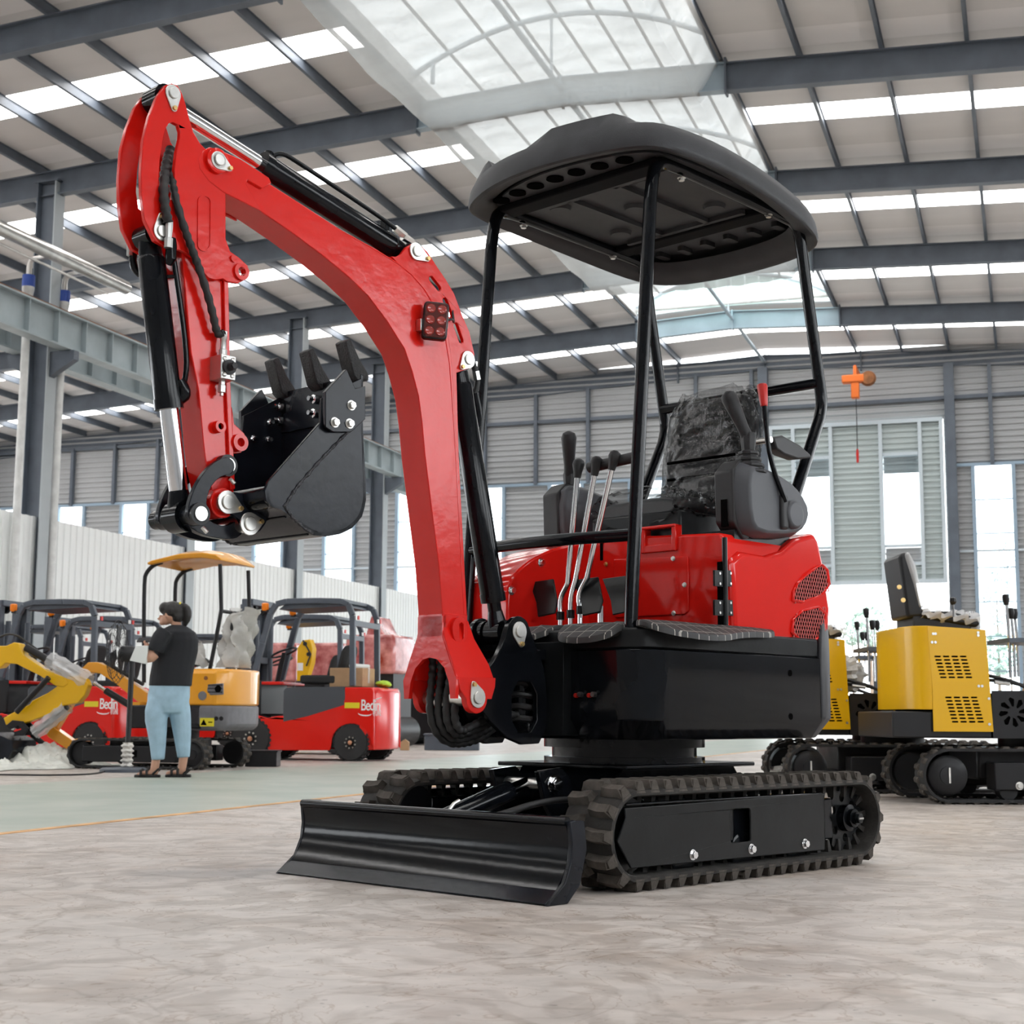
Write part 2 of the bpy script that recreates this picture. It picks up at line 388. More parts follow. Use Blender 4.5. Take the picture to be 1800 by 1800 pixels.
# floor
B().grid(lambda u, v: (-80+160*u, -14+204*v, 0), 4, 4).end('floor', 'concrete')['kind'] = 'structure'
B().box((-7.5, 3.2, -.02), (-4.5, 44, .003)).end('floor_marking', 'green_floor_paint')['kind'] = 'structure'
B().box((-4.5, 3.2, -.02), (-4.44, 44, .0035)).end('floor_marking', 'line_paint')['kind'] = 'structure'
# roof
ceil = tag(empty('ceiling'), kind='structure')
PURL = [-5.15+1.5*i for i in range(0, 10)]; PURLL = [-11.2-1.52*i for i in range(0, 19)]
LEFT, RIGHT = -40.1, 8.4
pm = {}
for side, P in (('r', PURL), ('l', PURLL)):
    for x in P:
        z = roof_z(x)
        key = side
        if key not in pm:
            b = B()
            for i in range(10): pass
            b.box((-.035, 0, -.22), (.035, 60, -.2)); b.box((-.01, 0, -.2), (.01, 60, 0)); b.box((-.035, 0, -.014), (.035, 60, 0))
            pm[key] = b.end('purlin', 'steel_blue', ceil); pm[key].location = (x, -9, z)
        else: inst(pm[key], ceil, 'purlin', (x, -9, z))
def panel_mesh(w, l):
    b = B()
    n = max(2, int(l/.3))
    b.grid(lambda u, v: (w*u, l*v, -RS*w*u), 1, n)
    me = finish(b.bm); return me
cache = {}
def roof_piece(name, x0, x1, y0, y1, m):
    w = x1-x0; l = y1-y0; sgn = 1 if x0 >= RX else -1
    key = (name, round(w, 2), round(l, 2), sgn)
    if key not in cache:
        b = B()
        if sgn > 0: b.prism([(0, 0), (w, -RS*w), (w, -RS*w+.05), (0, .05)], 'y', 0, l)
        else: b.prism([(0, -RS*w), (w, 0), (w, .05), (0, -RS*w+.05)], 'y', 0, l)
        o = b.end(name, m, ceil); cache[key] = o
    else: o = inst(cache[key], ceil, name)
    o.location = (x0, y0, roof_z(x0 if sgn > 0 else x1)); return o
edges_r = [(-5.15+1.5*i, -5.15+1.5*(i+1)) for i in range(9)]
edges_l = [(-11.2-1.52*(i+1), -11.2-1.52*i) for i in range(19)]
mid = [(-11.2, -8.25), (-8.25, -5.15)]
for bi in range(len(BAYS)-1):
    y0, y1 = BAYS[bi], BAYS[bi+1]
    s0, s1 = y0+2.75, y0+3.65
    if bi == len(BAYS)-2: s0, s1 = y0+2.75, y0+3.6
    segs = edges_r+edges_l
    if y0 < 21:
        if bi == 0: rest = {k: B() for k in ('roof_sheet', 'roof_lap', 'skylight_sheet')}
        for xa, xb in ((LEFT, -11.2), (-5.15, RIGHT)):
            za, zb = roof_z(xa), roof_z(xb)
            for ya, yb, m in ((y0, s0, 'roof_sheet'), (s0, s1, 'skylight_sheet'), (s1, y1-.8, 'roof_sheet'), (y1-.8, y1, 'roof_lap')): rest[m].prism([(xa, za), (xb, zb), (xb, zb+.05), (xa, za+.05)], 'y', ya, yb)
        continue
    for (a, c) in segs:
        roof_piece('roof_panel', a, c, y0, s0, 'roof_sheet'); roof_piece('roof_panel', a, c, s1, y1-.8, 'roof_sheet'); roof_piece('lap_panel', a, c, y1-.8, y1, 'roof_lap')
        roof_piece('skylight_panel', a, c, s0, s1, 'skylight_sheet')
    if y0 >= 45:
        for (a, c) in mid:
            roof_piece('roof_panel', a, c, y0, s0, 'roof_sheet'); roof_piece('roof_panel', a, c, s1, y1, 'roof_sheet')
            roof_piece('skylight_panel', a, c, s0, s1, 'skylight_sheet')
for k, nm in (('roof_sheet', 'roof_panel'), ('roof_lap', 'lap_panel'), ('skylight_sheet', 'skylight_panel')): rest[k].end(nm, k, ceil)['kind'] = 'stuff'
# rafters: I-beams following the slope
def ibeam_slope(b, xa, xb, y, zbot, ztop, fl=.2, tf=.025):
    za, zb = roof_z(xa, 0), roof_z(xb, 0)
    def q(z0, z1, w):
        vs = [b.bm.verts.new(V((x, y+s*w/2, zz+z))) for x, zz in ((xa, za), (xb, zb)) for s, z in ((-1, z0), (1, z0), (1, z1), (-1, z1))]
        for f in ((3, 2, 1, 0), (4, 5, 6, 7), (0, 1, 5, 4), (1, 2, 6, 5), (2, 3, 7, 6), (3, 0, 4, 7)): b.bm.faces.new([vs[i] for i in f])
    q(zbot, zbot+tf, fl); q(ztop-tf, ztop, fl); q(zbot+tf, ztop-tf, .02)
for y in BAYS:
    dz = 0 if y < 50 else .05
    for xa, xb, m in ((LEFT, -11.3, 'steel_blue'), (-11.3, RX, 'steel_light'), (RX, -5.0, 'steel_light'), (-5.0, RIGHT, 'steel_blue')):
        b = B(); ibeam_slope(b, xa, xb, y, 12.42+dz, 12.98)
        if xa == RX: b.box((RX-.02, y-.12, 12.38), (RX+.02, y+.12, 13.0))
        if xa == -5.0: b.box((-5.03, y-.12, 12.2), (-4.99, y+.12, 12.9))
        if xb == -11.3: b.box((-11.32, y-.12, 12.2), (-11.28, y+.12, 12.9))
        b.end('rafter', m if y < 51 and y > 40 or m == 'steel_blue' else 'steel_light' if y < 51 else 'steel_blue', ceil)
# ridge ties and the vault over the ridge
b = B(); b.tube([(RX, -9, 12.72), (RX, 51, 12.72)], .055, 8); b.end('ridge_tie', 'steel_light', ceil)
VX0, VX1, VY1 = -11.15, -5.2, 44.4
def arch(x, z0=13.12, rise=.82):
    t = (x-VX0)/(VX1-VX0); return z0+rise*(1-(2*t-1)**2)
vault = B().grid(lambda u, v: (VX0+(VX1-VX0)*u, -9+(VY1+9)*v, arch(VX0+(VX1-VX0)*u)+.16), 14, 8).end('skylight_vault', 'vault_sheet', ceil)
for i in range(9):
    y = 26.3-6*5+6*i
    if y > VY1: break
    B().tube([(VX0+(VX1-VX0)*t/14, y, arch(VX0+(VX1-VX0)*t/14)) for t in range(15)], .055, 8).end('vault_arch', 'frame_pale', ceil)
    b = B(); b.cyl((VX0+.45, y, 12.9), (VX0+.45, y, arch(VX0+.45)), .05, n=8); b.cyl((RX, y, 12.72), (RX, y, arch(RX)), .03, n=8); b.end('vault_post', 'frame_pale', ceil)
for i in range(1, 8):
    x = VX0+(VX1-VX0)*i/8
    B().tube([(x, -9, arch(x)+.08), (x, VY1, arch(x)+.08)], .035, 6).end('vault_stringer', 'rafter_tan', ceil)
for k in range(14):
    xa, xb = VX0+(VX1-VX0)*k/14, VX0+(VX1-VX0)*(k+1)/14-.015
    B().prism([(xa, 13.0), (xb, 13.0), (xb, arch(xb)+.1), (xa, arch(xa)+.1)], 'y', VY1, VY1+.04).end('gable_panel', 'gable_sheet', ceil)
B().tube([(VX0, VY1-.1, 13.05), (VX1, VY1-.1, 13.05)], .06, 8).end('gable_rail', 'white_pvc', ceil)
# curb sheets closing the step between roof and vault
for x in (VX0, VX1): B().box((x-.03, -9, 12.9), (x+.03, VY1, 13.34)).end('vault_curb', 'roof_sheet', ceil)
# the shade net slung under the vault
def net(u, v):
    x = -11.45+6.35*u; y = -6+45.2*v
    k = ((y+9) % 6)/6
    e = min(u, 1-u)
    z = 12.36-RS*abs(x-RX)-.10*sin(pi*k)**2+.02*sin(9*x+3*y)
    if e < .07: z += (.07-e)/.07*.72
    if v > .94: z -= (v-.94)/.06*.28*sin(pi*u)
    return (x, y, z)
B().grid(net, 40, 150).end('shade_net', 'shade_net')
tag(bpy.data.objects['shade_net'], 'thin white shade netting slung under the curved ridge skylight', 'netting')

# back wall: ribbed sheets around the openings
WZ0, WZ1 = 1.0, 8.77
WINS = [(x, x+1.12, WZ0, WZ1) for x in [-39.55+2.95*i for i in range(10)] if x < -11]+[(-1.47, -.32, WZ0, WZ1), (1.5, 2.65, WZ0, WZ1)]
DOOR = (-8.1, -2.42, 0, 4.97)
DWIN = [(-7.25, -6.12, 5.6, 9.25), (-4.35, -3.22, 5.6, 9.25)]
OPEN = WINS+[(-8.15, -2.40, 0, 10.4)]
def ribbed(b, x0, x1, z0, z1, y, pitch=.20, dep=.045, face=-1):
    """sheet with horizontal ribs"""
    z = z0; prof = []
    k = math.floor(z0/pitch)
    while z < z1-1e-4:
        zz = (k+1)*pitch
        for f, d in ((.0, 0), (.55, 0), (.66, dep), (.89, dep), (1., 0)):
            q = k*pitch+f*pitch
            if z0 <= q <= z1: prof.append((d, q))
        k += 1; z = zz
    if not prof or prof[0][1] > z0+1e-4: prof.insert(0, (0, z0))
    if prof[-1][1] < z1-1e-4: prof.append((0, z1))
    A = [b.bm.verts.new(V((x0, y+face*d, q))) for d, q in prof]; C = [b.bm.verts.new(V((x1, y+face*d, q))) for d, q in prof]
    for i in range(len(prof)-1): b.bm.faces.new((A[i], C[i], C[i+1], A[i+1]))
wb = tag(empty('wall_back'), kind='structure')
xs = sorted({LEFT, RIGHT}|{e for o in OPEN for e in o[:2]})
for xa, xb in zip(xs, xs[1:]):
    mid_x = (xa+xb)/2; cuts = sorted([(o[2], o[3]) for o in OPEN if o[0] < mid_x < o[1]]); z = 0
    b = B()
    top = 12.9
    for c0, c1 in cuts+[(top, top)]:
        if c0 > z+.01: ribbed(b, xa, xb, z, c0, YB)
        z = c1
    b.end('wall_sheet', 'siding', wb, ang=20)
# posts and rails on the back wall
for x in [-39.9+1.95*i for i in range(25)]:
    if -8.2 < x < -2.3: continue
    thick = abs((x+14.1) % 5.85) < .4
    b = B(); z0 = 0 if thick else 8.8
    b.box((x-(.14 if thick else .06), YB-.22, z0), (x+(.14 if thick else .06), YB-.05, roof_z(x, 12.5))); b.end('wall_post', 'steel_blue', wb)
for x in (-8.3, -2.18): B().box((x-.16, YB-.35, 0), (x+.16, YB-.05, roof_z(x, 12.5))).end('wall_post', 'steel_blue', wb)
for z in (11.1,): B().box((LEFT, YB-.16, z-.07), (RIGHT, YB-.06, z+.05)).end('wall_rail', 'steel_blue', wb)
for (xa, xb) in ((LEFT, -8.3), (-2.1, RIGHT)):
    B().box((xa, YB-.14, 8.77), (xb, YB-.06, 8.87)).end('wall_rail', 'window_frame', wb)
    B().box((xa, YB-.12, 5.95), (xb, YB-.055, 6.02)).end('wall_rail', 'frame_pale', wb)
for i, (x0, x1, z0, z1) in enumerate(WINS):
    wn = tag(empty('window_%d' % (i+1)), kind='structure')
    for x in (x0-.05, x1+.05): B().box((x-.06, YB-.13, z0), (x+.06, YB+.03, z1)).end('jamb', 'window_frame', wn)
    B().box((x0, YB-.13, z0-.1), (x1, YB+.03, z0)).end('sill', 'window_frame', wn)
    n = 7; h = (z1-z0)/n
    for k in range(1, n): B().box((x0, YB-.06, z0+h*k-.02), (x1, YB, z0+h*k+.02)).end('mullion', 'window_frame', wn)
    for k in range(n): B().box((x0, YB-.02, z0+h*k+.02), (x1, YB-.012, z0+h*(k+1)-.02)).end('pane', 'window_glass', wn)
# lifting door with two glazed strips, its lower part raised open
dr = tag(empty('door_1'), kind='structure')
dx0, dx1, dz0, dz1 = -8.1, -2.42, 4.97, 10.4; dy = YB-.25
for xa, xb, z0, z1 in ((dx0, DWIN[0][0], dz0, dz1), (DWIN[0][1], DWIN[1][0], dz0, dz1), (DWIN[1][1], dx1, dz0, dz1), (DWIN[0][0], DWIN[0][1], dz0, 5.6), (DWIN[1][0], DWIN[1][1], dz0, 5.6), (DWIN[0][0], DWIN[0][1], 9.25, dz1), (DWIN[1][0], DWIN[1][1], 9.25, dz1)):
    b = B(); ribbed(b, xa, xb, z0, z1, dy, pitch=.19); b.end('door_sheet', 'door_sheet', dr, ang=20)
for x in (dx0+.05, -7.3, -6.05, -4.42, -3.15, dx1-.05): B().box((x-.06, dy-.14, dz0), (x+.06, dy-.03, dz1)).end('door_rib', 'frame_pale', dr)
for z in (dz0+.05, dz1-.05): B().box((dx0, dy-.15, z-.07), (dx1, dy-.03, z+.06)).end('door_rail', 'frame_pale', dr)
for (x0, x1, z0, z1) in DWIN:
    for z in (5.6, 6.2, 9.25): B().box((x0, dy-.1, z-.05), (x1, dy, z+.05)).end('glazing_bar', 'frame_pale', dr)
    B().box((x0, dy-.03, 6.2), (x1, dy-.02, 9.25)).end('pane', 'window_glass', dr)
    b = B(); ribbed(b, x0, x1, 5.6, 6.15, dy+.05); b.end('door_sheet', 'siding', dr)
    b = B(); ribbed(b, x0, x1, 8.62, 9.25, dy+.06); b.end('door_sheet', 'siding', dr)
# left boundary far beyond the partition, right wall and front wall (mostly out of view)
wl = tag(empty('wall_left'), kind='structure')
b = B(); b.box((LEFT-.1, -9, 0), (LEFT, 51, 3)); b.box((LEFT-.1, -9, 7), (LEFT, 51, 12)); b.end('wall_sheet', 'siding', wl)
wr = tag(empty('wall_right'), kind='structure')
b = B(); b.box((8.35, -9, 0), (8.45, 51, 2.6)); b.box((8.35, -9, 4.9), (8.45, 51, 12.6))
for k in range(11): b.box((8.33, -9+6*k-.4, 2.6), (8.47, -9+6*k+.4, 4.9))
b.end('wall_sheet', 'siding', wr)
wf = tag(empty('wall_front'), kind='structure')
b = B(); b.box((LEFT, -9.1, 0), (8.4, -9, 12.9)); b.end('wall_sheet', 'siding', wf)

# steel columns, crane girders and the white partition along x = -20
cols = {}
for y, lab in ((21, None), (27, 'tall grey steel column carrying the silver duct and crane girder'), (33, 'grey steel column behind the orange excavator canopy'), (39, 'grey steel column behind the front red forklift'), (45, 'grey steel column just left of the red boom')):
    if lab is None: continue
    c = tag(empty('steel_column', (-20, y, 0)), lab, 'column', 'columns along the white partition')
    B().box((-.22, -.012, 0), (.22, .012, 12.1)).end('web', 'steel_blue', c)
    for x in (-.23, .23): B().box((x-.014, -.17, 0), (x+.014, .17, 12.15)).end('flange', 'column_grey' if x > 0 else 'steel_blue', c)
    B().box((-.3, -.19, 12.12), (.3, .19, 12.16)).end('cap_plate', 'steel_blue', c)
    b = B()
    for s in (-1, 1):
        b.prism([(s*.24, 7.75), (s*.24, 8.3), (s*.85, 8.3), (s*.85, 8.1)], 'y', -.09, .09)
    b.end('bracket', 'steel_blue', c)
for x, lab in ((-19.4, 'nearer grey crane girder with a rusty rail on top'), (-20.6, 'farther grey crane girder on the other side of the columns')):
    g = tag(empty('crane_girder', (x, 0, 0)), lab, 'girder', 'crane girders')
    B().box((-.01, 15, 8.34), (.01, 50.5, 9.08)).end('web', 'crane_grey', g)
    B().box((-.16, 15, 8.32), (.16, 50.5, 8.36)).end('bottom_flange', 'crane_grey', g)
    B().box((-.16, 15, 9.06), (.16, 50.5, 9.1)).end('top_flange', 'crane_grey', g)
    B().box((-.05, 15, 9.1), (.05, 50.5, 9.17)).end('rail', 'rust', g)
    st = B().box((-.14, -.012, 8.36), (.14, .012, 9.06)).end('stiffener', 'crane_grey', g); st.location = (0, 15.5, 0)
    for k in range(1, 35): inst(st, g, 'stiffener', (0, 15.5+k, 0))
pt = tag(empty('wall_partition'), kind='structure')
def part_sheet(n=4, w=.92, h=4.72):
    b = B(); prof = []
    for k in range(n):
        y = w*k/n; p = w/n
        prof += [(0, y), (0, y+p*.42), (.03, y+p*.5), (.03, y+p*.92)]
    prof.append((0, w))
    A = [b.bm.verts.new(V((d, y, 0))) for d, y in prof]; C = [b.bm.verts.new(V((d, y, h))) for d, y in prof]
    for i in range(len(prof)-1): b.bm.faces.new((A[i], A[i+1], C[i+1], C[i]))
    return b.end('partition_sheet', 'partition', pt, ang=20)
ps = part_sheet(); ps.location = (-19.95, 16, 0)
for k in range(1, 37): inst(ps, pt, 'partition_sheet', (-19.95, 16+.93*k, 0))
# duct along the girder and its two down pipes
d = tag(empty('air_duct', (-19.05, 0, 0)), 'round silver air duct ending above the crane girder', 'duct')
B().lathe([(.155, 14), (.155, 28.6), (.12, 28.66)], (0, 0, 10.12), 'y', 20).end('pipe', 'duct', d)
B().tube([(-.2, 14, 9.90), (-.2, 28.2, 9.90)], .03, 8).end('rod', 'duct', d)
for yy in (26.05, 27.3):
    p = tag(empty('down_pipe', (-19.75, yy, 0)), 'white pipe with a blue collar, %s side of the tall column' % ('camera' if yy < 26.5 else 'far'), 'pipe', 'pipes beside the tall column')
    B().cyl((0, 0, 0), (0, 0, 9.2), .085, n=12).end('pipe_run', 'white_pvc', p)
    B().lathe([(.085, 9.2), (.13, 9.45), (.13, 9.6)], (0, 0, 0)).end('reducer', 'duct', p)
    B().cyl((0, 0, 9.5), (0, 0, 9.75), .135, n=14).end('collar', 'blue_band', p)
    B().tube(smooth([(0, 0, 9.7), (0, 0, 10.08), (.2, 0, 10.12), (.53, 0, 10.12)], 2), .06, 10).end('neck', 'duct', p)
# small hoist on the back wall
hp = on_plane(1503, 668, (0, 1, 0), 49.5)
h = tag(empty('chain_hoist', hp), 'orange electric hoist with hanging cable above the big door', 'hoist')
B().box((-.42, -.16, -.1), (.3, .16, .16)).end('motor', 'orange_hoist', h, .04)
B().lathe([(.2, -.14), (.26, 0), (.2, .14)], (.42, 0, .02), 'y').end('drum', 'rust', h)
B().box((-.13, -.12, -.62), (.13, .12, -.05)).end('gearbox', 'orange_hoist', h, .03)
B().box((-.05, -.05, .1), (.05, .05, .45)).end('trolley', 'orange_hoist', h)
B().beam((0, 0, .45), (0, 1.3, .45), .08, .1).end('jib', 'orange_hoist', h)
B().cyl((.02, 0, -.6), (.02, 0, -2.35), .015, n=6).end('cable', 'charcoal', h)
B().lathe([(.03, -2.3), (.05, -2.45), (.04, -2.75)], (.02, 0, 0)).end('hook_block', 'red_knob', h)
# ================================================================ the red mini excavator
EX = Frame((-1.449, 5.552, 0), RAD(244.96))
ex = tag(empty('mini_excavator', EX.o, EX.a), 'red and black mini excavator with raised boom, canopy and dozer blade', 'excavator')
S = EX.y
def S3(px, py, c): x, z = S(px, py, c); return V((x, c, z))
def ear(name, parent, c, tip, R, r, y0, y1, m='zinc', bolt=True):
    """tear-drop pin keeper with its pin head and a small bolt; c = pin, tip = bolt position"""
    c = V((c[0], c[1])); t = V((tip[0], tip[1])); d = (t-c); L = d.length; a = math.atan2(d.y, d.x); be = math.acos((R-r)/L)
    pts = [(c.x+R*cos(a+be+(2*pi-2*be)*i/14), c.y+R*sin(a+be+(2*pi-2*be)*i/14)) for i in range(15)]
    pts += [(t.x+r*cos(a-be+2*be*i/6), t.y+r*sin(a-be+2*be*i/6)) for i in range(7)]
    k = B().prism(pts, 'y', y0, y1).end(name, m, parent, .0012, 1)
    s = 1 if y1 > y0 else -1
    B().prism(circ(c.x, c.y, R*.62, 18), 'y', y1, y1+s*.006).end('pin_head', 'zinc', k, .0015, 1)
    B().prism(circ(t.x, t.y, r*.72, 6), 'y', y1, y1+s*.007).end('keeper_bolt', 'brass', k)
    return k
def hexbolt(parent, c, r, ax, s, name='bolt', m='zinc', h=None, washer=True):
    """hex bolt head sitting on a face; c = centre on the face, s = +1/-1 direction"""
    c = V(c); h = h or r*.8; b = B()
    i = 'xyz'.index(ax); a2 = [c[j] for j in range(3) if j != i]
    if washer: b.prism(circ(*a2, r*1.35, 18), ax, c[i], c[i]+s*h*.25)
    b.prism(circ(*a2, r, 6, .3), ax, c[i]+s*h*.2, c[i]+s*h*1.25)
    return b.end(name, m, parent, r*.1, 1)

# ---------------- tracks
TF, TR, TZ, TRAD = .648, -.668, .1735, .1355      # front / rear axle, axle height, belt mid radius
def track_path(s):
    """point and outward normal on the belt loop for arclength s"""
    Ls = TF-TR; P = 2*Ls+2*pi*TRAD; s %= P
    if s < Ls: return V((TR+s, 0, TZ+TRAD)), V((0, 0, 1))
    s -= Ls
    if s < pi*TRAD: a = pi/2-s/TRAD; return V((TF+TRAD*cos(a), 0, TZ+TRAD*sin(a))), V((cos(a), 0, sin(a)))
    s -= pi*TRAD
    if s < Ls: return V((TF-s, 0, TZ-TRAD)), V((0, 0, -1))
    s -= Ls; a = -pi/2-s/TRAD; return V((TR+TRAD*cos(a), 0, TZ+TRAD*sin(a))), V((cos(a), 0, sin(a)))
PER = 2*(TF-TR)+2*pi*TRAD; NL = 48
def lug_mesh(side):
    """one bar of the tread: narrow ridge by the middle, wide bevelled foot at the rim"""
    b = B(); s = side
    base = [(-.026, .008), (.020, .008), (.024, .050), (.024, .098), (-.018, .098), (-.020, .050)]
    top = [(-.020, .012), (.008, .012), (.016, .050), (.016, .085), (-.012, .090), (-.012, .050)]
    b.rings([[(x, s*y, .0) for x, y in base], [(x, s*y, .026) for x, y in top]])
    b.rings([[(-.018, s*.072, -.004), (.024, s*.072, -.004), (.026, s*.101, -.014), (-.020, s*.101, -.014)], [(-.012, s*.074, .025), (.014, s*.074, .025), (.012, s*.096, .022), (-.010, s*.096, .022)]])
    o = b.end('lug', 'dusty_rubber', None); me = o.data; bpy.data.objects.remove(o); return me
lugm = {1: lug_mesh(1), -1: lug_mesh(-1)}
tb = B(); tb.rings([[(-.012, -.018, 0), (.012, -.018, 0), (.012, .018, 0), (-.012, .018, 0)], [(-.005, -.012, -.045), (.005, -.012, -.045), (.005, .012, -.045), (-.005, .012, -.045)]])
_t = tb.end('guide_tooth', 'rubber', None); toothm = _t.data; bpy.data.objects.remove(_t)
def track(yc, label):
    t = empty('track', (0, 0, 0), 0, ex); t['label'] = label; out = 1 if yc > 0 else -1
    n = 120; rings = []
    for i in range(n):
        p, nr = track_path(PER*i/n); h = .1
        rings.append([p+nr*a+V((0, yc+y, 0)) for y, a in ((-h, -.010), (-h, .006), (-h+.02, .012), (h-.02, .012), (h, .006), (h, -.010), (h-.02, -.016), (-h+.02, -.016))])
    b = B(); R = [[b.bm.verts.new(q) for q in r] for r in rings]
    for i in range(n):
        a, c = R[i], R[(i+1) % n]
        for k in range(8): b.bm.faces.new((a[k], a[(k+1) % 8], c[(k+1) % 8], c[k]))
    b.end('belt', 'rubber', t)
    for i in range(NL):
        for s, off in ((1, 0), (-1, .5)):
            p, nr = track_path(PER*(i+off)/NL); tx = V((0, 1, 0)).cross(nr)
            mw = Matrix(((tx.x, 0, nr.x, p.x+nr.x*.011), (0, 1, 0, yc), (tx.z, 0, nr.z, p.z+nr.z*.011), (0, 0, 0, 1)))
            o = bpy.data.objects.new('lug', lugm[s]); COL.objects.link(o); o.parent = t; o.matrix_local = mw
        p, nr = track_path(PER*(i+.25)/NL); tx = V((0, 1, 0)).cross(nr)
        mw = Matrix(((tx.x, 0, nr.x, p.x-nr.x*.014), (0, 1, 0, yc), (tx.z, 0, nr.z, p.z-nr.z*.014), (0, 0, 0, 1)))
        for yo in (.03,):
            o = bpy.data.objects.new('guide_tooth', toothm); COL.objects.link(o); o.parent = t; o.matrix_local = mw @ Matrix.Translation((0, out*yo, 0))
    # side cover with its window and three roller bolts
    yo = yc+out*.088
    pts = [(.70, .255), (.56+.14, .268), (-.42, .272), (-.435, .262), (-.435, .07), (.66, .075), (.715, .135), (.745, .175), (.70, .225)]
    cv = plate('side_cover', [(.705, .262), (-.425, .274), (-.438, .262), (-.438, .068), (.675, .075), (.742, .160), (.700, .232)], [rrect(.03, .125, .145, .235, .008)], 'y', yo-out*.008, yo, 'black_satin', t, .003)
    B().box((-.42, min(yo-out*.07, yo), .268), (.70, max(yo-out*.07, yo), .276)).end('cover_top', 'black_paint', t, .003)
    B().box((-.438, min(yo-out*.07, yo), .068), (-.428, max(yo-out*.07, yo), .272)).end('cover_end', 'black_paint', t, .003)
    for x in (.359, .028, -.303):
        hexbolt(t, (x, yo, .098), .0135, 'y', out, 'roller_bolt', 'chrome')
        B().lathe([(.055, -.055), (.065, -.05), (.065, -.02), (.05, -.018), (.05, .018), (.065, .02), (.065, .05), (.055, .055)], (x, yc, .09), 'y').end('roller', 'black_paint', t)
    # sprocket
    sp = []; NT = 13
    for i in range(NT*4):
        a = 2*pi*i/(NT*4); sp.append((TR+.02+(.128 if i % 4 in (0, 1) else .102)*cos(a), TZ+(.128 if i % 4 in (0, 1) else .102)*sin(a)))
    holes = [circ(TR+.02+.075*cos(a), TZ+.075*sin(a), .017, 14) for a in [2*pi*i/6+.4 for i in range(6)]]
    sk = plate('sprocket', sp, holes, 'y', yc-.006+out*.03, yc+.006+out*.03, 'black_satin', t, .002)
    B().lathe([(.05, 0), (.05, .03), (.034, .034), (.034, .05), (.024, .052), (.024, .062)] if out > 0 else [(.05, 0), (.05, -.03), (.034, -.034), (.034, -.05)], (TR+.02, yc+out*.036, TZ), 'y').end('hub', 'black_paint', sk)
    if out > 0:
        b = B(); b.prism(circ(TR+.02, TZ, .02, 6), 'y', yc+.098, yc+.112); b.end('hub_nut', 'black_satin', sk, .002)
        B().box((TR+.005, yc+.112, TZ-.003), (TR+.036, yc+.115, TZ+.003)).end('split_pin', 'zinc', sk)
    # idler
    B().lathe([(.03, -.05), (.118, -.045), (.118, -.03), (.128, -.028), (.128, .028), (.118, .03), (.118, .045), (.03, .05)], (TF-.005, yc, TZ), 'y').end('idler', 'black_satin', t)
    b = B(); b.box((-.55, yc-.05, .10), (.56, yc+.05, .25)); b.box((.5, yc-.02, .13), (.66, yc+.02, .22)); b.end('track_beam', 'black_paint', t, .006)
track(.5, 'near side rubber track'); track(-.5, 'far side rubber track')

# ---------------- undercarriage and blade
uc = empty('undercarriage', (0, 0, 0), 0, ex)
b = B(); b.prism([(.40, .26), (.30, .37), (-.36, .37), (-.46, .26), (-.46, .16), (.40, .16)], 'y', -.24, .24); b.end('centre_box', 'black_paint', uc, .008)
b = B()
for s in (-1, 1):
    for x in (.30, -.36): b.prism([(.22*s, .18), (.22*s, .34), (.42*s, .26), (.42*s, .12)], 'x', x-.07, x+.07)
b.end('cross_leg', 'black_paint', uc, .006)
b = B(); b.box((-.40, -.31, .365), (.36, .31, .38)); b.end('deck_plate', 'black_paint', uc, .004)
B().lathe([(.30, .38), (.30, .40), (.27, .40), (.27, .435), (.30, .435), (.30, .465)], (0, 0, 0), 'z', 40).end('slew_ring', 'black_paint', uc)
b = B()
for s in (-1, 1): b.prism([(.40, .14), (.40, .30), (.48, .37), (.60, .36), (.56, .24), (.46, .12)], 'y', s*.11-.012, s*.11+.012)
b.end('cylinder_lug', 'black_paint', uc, .004)
hexbolt(uc, (.525, .122, .315), .024, 'y', 1, 'pivot_bolt', 'chrome')
hexbolt(uc, (.525, -.122, .315), .024, 'y', -1, 'pivot_bolt', 'chrome')
bl = empty('dozer_blade', (0, 0, 0), 0, ex); bl['label'] = 'black dozer blade lowered to the floor'
prof = [(1.11, .004), (1.072, .030), (1.036, .075), (1.016, .118), (1.008, .162), (1.012, .20), (1.026, .236)]
prof = smooth(prof, 2); back = [(x-.014, z+.002) for x, z in prof]
B().prism(prof+back[::-1], 'y', -.622, .622).end('mouldboard', 'black_paint', bl, 0)
B().tube([(1.018, -.625, .236), (1.018, .625, .236)], .014, 14).end('top_rail', 'black_paint', bl)
B().prism([(1.114, .0), (1.062, .036), (1.066, .042), (1.120, .006)], 'y', -.63, .63).end('cutting_edge', 'bucket_paint', bl, .002)
for s in (-1, 1):
    o = plate('end_plate', [(1.122, .0), (1.045, .06), (1.018, .118), (1.012, .17), (1.020, .235), (1.000, .240), (.955, .236), (.945, .15), (.975, .05), (1.03, .0)], [], 'y', s*.622, s*.640, 'bucket_paint', bl, .004)
B().box((.985, -.625, .225), (1.01, -.56, .250)).end('corner_weld', 'weld', bl, .004)
b = B()
for s in (-1, 1): b.beam((.99, s*.26, .13), (.42, s*.16, .17), .055, .10)
b.end('push_arm', 'black_paint', bl, .006)
dc = B(); dc.tube([(.99, 0, .185), (.965, 0, .195), (.62, 0, .290)], [.030, .036, .036], 18); dc.end('blade_cylinder', 'black_paint', bl)
B().tube([(.61, 0, .293), (.525, 0, .315)], .022, 14).end('blade_rod', 'chrome', bl)
B().cyl((.525, -.13, .315), (.525, .13, .315), .02).end('blade_pin', 'zinc', bl)
B().tube([(.955, .03, .215), (.92, .04, .26), (.90, .045, .27)], .006, 8).end('pipe_fitting', 'zinc', bl)
